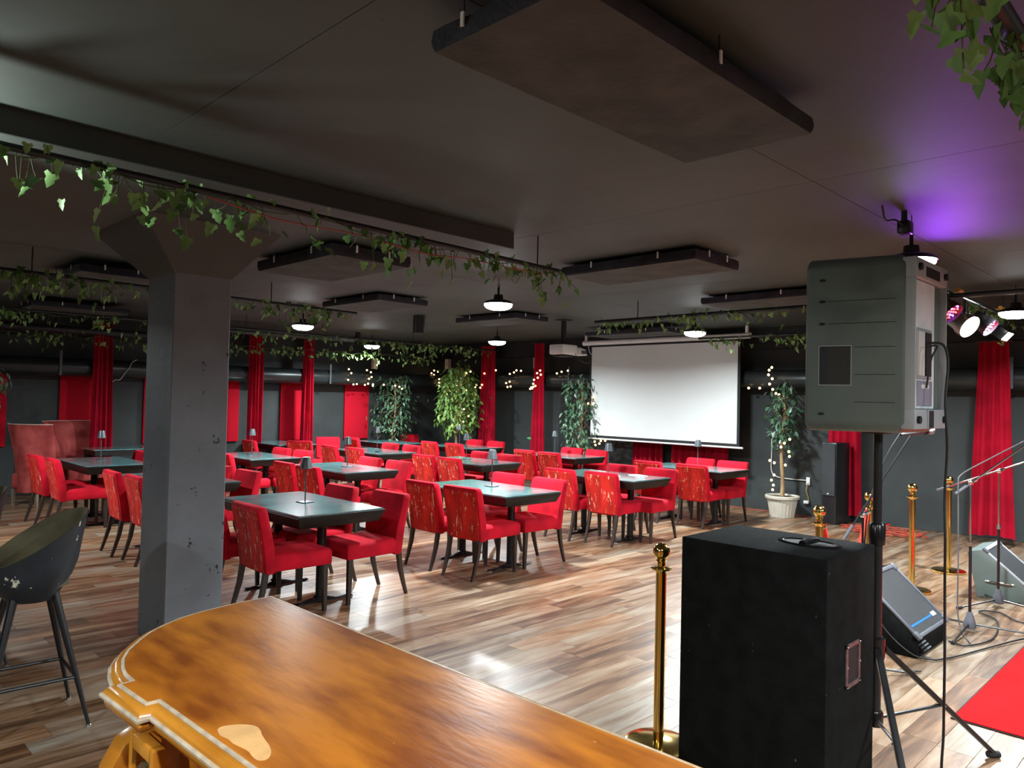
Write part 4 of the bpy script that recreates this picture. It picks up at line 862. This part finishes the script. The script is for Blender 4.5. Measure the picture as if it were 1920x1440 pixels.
for i, (x, y_) in enumerate(((7.55, 1.9), (9.1, 1.9))):
    o = MB().tube([(x-.05, 1.90, 2.735), (x+.05, 1.89, 2.73)], .02, 8).build('cable_tie', M['grip']); tag(o, ('yellow tape wrap on the light bar near the loudspeaker', 'yellow tape wrap at the right of the light bar')[i], 'tape')
def spot(name, loc, target, watts, col, ang, parent=None, blend=.8, size=.05):
    l = bpy.data.lights.new(name, 'SPOT'); l.energy = watts; l.color = col; l.spot_size = math.radians(ang); l.spot_blend = blend; l.shadow_soft_size = size
    o = bpy.data.objects.new(name, l); COL.objects.link(o); d = Vector(target)-Vector(loc); o.rotation_euler = d.to_track_quat('-Z', 'Y').to_euler(); o.location = loc
    return o
spot('violet_beam', (6.35, 1.75, 2.50), (5.2, 1.15, 2.89), 16, (.30, .04, 1), 75)
spot('violet_wash', (6.35, 1.6, 2.30), (4.9, .5, 2.89), 22, (.50, .16, .95), 120, blend=1)
spot('white_beam', (7.86, 1.72, 2.30), (7.4, .0, 0), 90, (1, .94, .82), 60)
spot('flood_beam', (9.4, 1.7, 2.36), (8.6, .3, 0), 60, (.95, .97, 1), 90)

# ------------------------------------------------------------------ floor monitors, rug, tower speaker
def wedge(loc, rz, W_, D_, HH, label, front):
    t = thing('floor_monitor', label, 'speaker', loc, rz, 'wedge floor monitors')
    pr = [(0, .0), (0, .13), (D_-.12, HH), (D_, HH-.03), (D_-.08, 0)]      # (depth from front, height)
    MB().rings([[(x, y, z) for y, z in pr] for x in (0, W_)]).build('cabinet', M['subcarpet'] if front else M['spk'], t, bevel=.008)
    sl_ = Vector((0, D_-.12, HH-.13)); L_ = sl_.length; u = sl_.normalized(); n_ = Vector((0, -u.z, u.y))
    def P(x, s, e): return Vector((x, 0, .13))+u*s+n_*e
    def bx(mb, xa, xb, sa, sb, e0, e1): return mb.hull8([P(xa, sa, e0), P(xb, sa, e0), P(xb, sb, e0), P(xa, sb, e0)], [P(xa, sa, e1), P(xb, sa, e1), P(xb, sb, e1), P(xa, sb, e1)])
    g_ = bx(MB(), .03, W_-.03, .02, L_-.03, 0, .008).build('grille', M['grille'], t, smooth=False)
    m = MB(); f = .03
    bx(m, 0, W_, -.005, f-.01, 0, .016); bx(m, 0, W_, L_-f, L_, 0, .016); bx(m, 0, f, 0, L_, 0, .016); bx(m, W_-f, W_, 0, L_, 0, .016); m.build('frame', M['corner' if front else 'spkrim'], t, bevel=.004)
    for xa in (-.006, W_-.05):
        for sa in (-.012, L_-.05): bx(MB(), xa, xa+.056, sa, sa+.056, .0, .02).build('corner_guard', M['corner'], t, bevel=.004)
    if front:
        bx(MB(), .06, W_-.16, .075, .088, .008, .010).build('stripe', M['blue'], g_, smooth=False)
        m = MB(); X = W_-.16
        for a, b in ((0, .03), (.035, .05), (.055, .075)): bx(m, X+a, X+b, .07, .10, .008, .011)
        m.build('badge', M['paper'], g_, smooth=False)
        for i in range(3): bx(MB(), .02, .10, -.035-i*.022, -.024-i*.022, -.03, -.0).build('vent_slot', M['corner'], t, smooth=False)
    else:
        MB().tube([(-.004, D_*.22, .15), (-.022, D_*.28, .155), (-.022, D_*.62, .155), (-.004, D_*.68, .15)], .009, 8).build('handle', M['chrome'], t)
    return t
wedge((5.46, 1.60, 0), 0, .66, .50, .47, 'black wedge floor monitor with blue stripe behind the subwoofer', True)
wedge((7.73, 1.40, 0), math.radians(2), .62, .46, .42, 'grey wedge floor monitor with silver side handle at right edge', False)
t = thing('red_rug', 'bright red carpet runner on the floor at bottom right', 'rug', (4.56, -1.2, 0))
MB().box(0, 3.2, 0, 2.37, .0, .006).build('backing', M['rugedge'], t, smooth=False)
MB().box(.008, 3.19, .008, 2.362, .006, .012).build('pile', M['rug'], t, bevel=.003, seg=1)
t = thing('tower_speaker', 'slim black tower speaker on the floor beside a red curtain', 'speaker', (10.74, 4.32, 0), math.radians(-10))
MB().box(-.0, .33, -.11, .11, .0, 1.155).build('cabinet', M['blackmetal'], t, bevel=.008)
MB().box(-.022, 0, -.10, .10, .40, 1.14).build('grille', M['grille'], t, bevel=.012, seg=2)
MB().box(-.027, -.021, -.012, .012, .425, .437).build('badge', M['paper'], t, smooth=False)
# outlet, conduit and cords near the potted tree
t = thing('wall_outlet', 'white wall outlet with hanging adapter beside the tower speaker', 'outlet', (11.33, 4.87, .46))
MB().box(-.012, .0, -.03, .03, 0, .12).build('plate', M['white'], t, bevel=.004)
MB().tube(cat([(-.015, 0, .03), (-.05, .01, -.08), (-.04, -.02, -.18), (-.03, -.01, -.24)]), .006, 6).build('cord', M['grip'], t)
MB().box(-.06, -.01, -.03, .05, -.28, -.235).build('adapter', M['white'], t, bevel=.006)
pipe(cat([(11.32, 4.90, .53), (11.32, 5.2, .53), (11.32, 5.38, .55), (11.32, 5.46, .64), (11.32, 5.46, .9), (11.32, 5.46, 1.25)]), .009, 'conduit', 'thin white conduit bending up the wall behind potted ficus', catg='conduit', m=M['whitecable'])

# ------------------------------------------------------------------ microphone stands
def micstand(x, y, z, label, boom, legs=(90, 210, 330), mic=None, R_=.32):
    t = thing('microphone_stand', label, 'microphone stand', (x, y, 0), group='boom microphone stands')
    MB().tube([(0, 0, .08), (0, 0, z*.58)], .011, 10).build('lower_tube', M['blackmetal'], t)
    MB().tube([(0, 0, z*.5), (0, 0, z)], .007, 10).build('upper_tube', M['chrome' if mic is None else 'blackmetal'], t)
    MB().lathe([(.012, z*.57), (.018, z*.575), (.018, z*.6), (.01, z*.605)], n=10).build('clutch', M['chrome'], t)
    MB().lathe([(.04, .03), (.045, .05), (.035, .09), (.016, .15)], n=14).build('hub', M['corner'], t)
    for a in legs:
        d = Vector((math.cos(math.radians(a)), math.sin(math.radians(a)), 0))
        o = MB().tube([d*.02+Vector((0, 0, .06)), d*R_+Vector((0, 0, .014))], .0075, 8).build('leg', M['blackmetal'], t)
        MB().tube([d*(R_-.02)+Vector((0, 0, .015)), d*(R_+.03)+Vector((0, 0, .013))], .012, 8).build('rubber_foot', M['black'], o)
    m = MB().ball((0, 0, z), .022, 10, 6); m.tube([(0, 0, z), (.03, -.03, z+.02)], .012, 8); m.build('joint', M['chrome'], t)
    a, b = [Vector(p)-Vector((x, y, 0)) for p in boom]
    MB().tube([a, b], .0065, 8).build('boom', M['chrome' if mic is None else 'blackmetal'], t)
    u = (b-a).normalized(); MB().tube([a-u*.01, a+u*.10], .011, 8).build('counterweight', M['corner'], t)
    return t
def micro(p0, p1, label):
    a, b = Vector(p0), Vector(p1); u = (b-a).normalized(); t = thing('microphone', label, 'microphone', p0)
    MB().tube([(0, 0, 0), u*.17], [.010, .017], 14).build('handle', M['lampgrey'], t); MB().tube([u*.17, u*.19], .022, 14).build('collar', M['black'], t)
    MB().ball(u*.215, .027, 16, 10).build('grille_ball', mat('mic_grille', (.55, .55, .55), .4, metal=.6, bump=.8, bscale=900), t)
micstand(4.857, 1.741, .996, 'microphone stand behind the speaker pole, boom rising right', ((4.728, 1.803, .852), (5.159, 1.565, 1.49)), legs=(200, 320, 80), mic=1)
micro((5.12, 1.61, 1.495), (5.32, 1.47, 1.530), 'silver-headed microphone held out under the loudspeaker')
pipe(cat([(5.13, 1.61, 1.515), (5.05, 1.66, 1.38), (4.98, 1.70, 1.22), (4.90, 1.73, 1.0), (4.90, 1.76, .5), (4.95, 1.80, .012), (5.2, 1.5, .012)]), .0045, 'cable', 'thin black microphone cable along the boom behind pole', catg='cable', m=M['cable'])
micstand(6.44, 1.53, 1.12, 'microphone stand in front at right, boom leaving the frame', ((6.339, 1.602, 1.036), (6.932, 1.135, 1.529)), legs=(180, 305, 60), R_=.42)
pipe(cat([(6.93, 1.12, 1.56), (6.77, 1.225, 1.458), (6.52, 1.412, 1.31), (6.37, 1.573, 1.18), (6.345, 1.59, 1.1), (6.35, 1.59, .94), (6.36, 1.59, .5), (6.36, 1.59, .15), (6.33, 1.55, .015), (6.05, 1.42, .012)]), .005, 'cable', 'grey cable along the front boom dropping to the floor', catg='cable', m=M['greycable'])
micstand(7.45, 1.56, 1.15, 'rear microphone stand at right, its boom crossing the red curtain', ((7.05, 1.92, .98), (7.95, 1.12, 1.37)), legs=(150, 270, 30), R_=.40)
pipe(cat([(6.02, 1.56, .012), (6.01, 1.44, .012), (6.35, 1.36, .012), (6.9, 1.45, .012), (7.1, 1.62, .012), (7.2, 1.50, .012), (7.0, 1.30, .012), (7.3, 1.10, .012), (7.7, .9, .012)]), .006, 'cable', 'black cable looping on the floor between microphone stands', catg='cable', m=M['cable'])
pipe(cat([(5.50, 1.50, .012), (5.72, 1.42, .012), (6.1, 1.32, .012), (6.5, 1.19, .02), (6.9, 1.0, .02)]), .006, 'cable', 'black cable running across floor onto the red rug', catg='cable', m=M['cable'])
pipe(cat([(5.455, 2.05, .44), (5.445, 1.9, .30), (5.44, 1.78, .14), (5.44, 1.62, .03), (5.5, 1.5, .012)]), .005, 'cable', 'grey cable draped down the side of near floor monitor', catg='cable', m=M['cable'])
cp = []
for i in range(64):
    a = i*.52; rr = .28+.10*math.sin(i*1.7); cp.append((10.62+rr*math.cos(a)*.8, 3.55+rr*math.sin(a)*1.5, .012+.010*(i % 5)))
pipe(cat(cp, 4), .006, 'cable_coil', 'tangled heap of red cable on the floor under the curtain', catg='cable', m=M['redcable'])
pipe(cat([(11.2, 6.3, .012), (11.15, 5.8, .012), (11.18, 5.3, .012), (11.15, 4.9, .012), (11.1, 4.75, .012), (10.95, 4.72, .012)]), .005, 'cable', 'thin orange cable along the wall behind the potted ficus', catg='cable', m=M['redcable'])
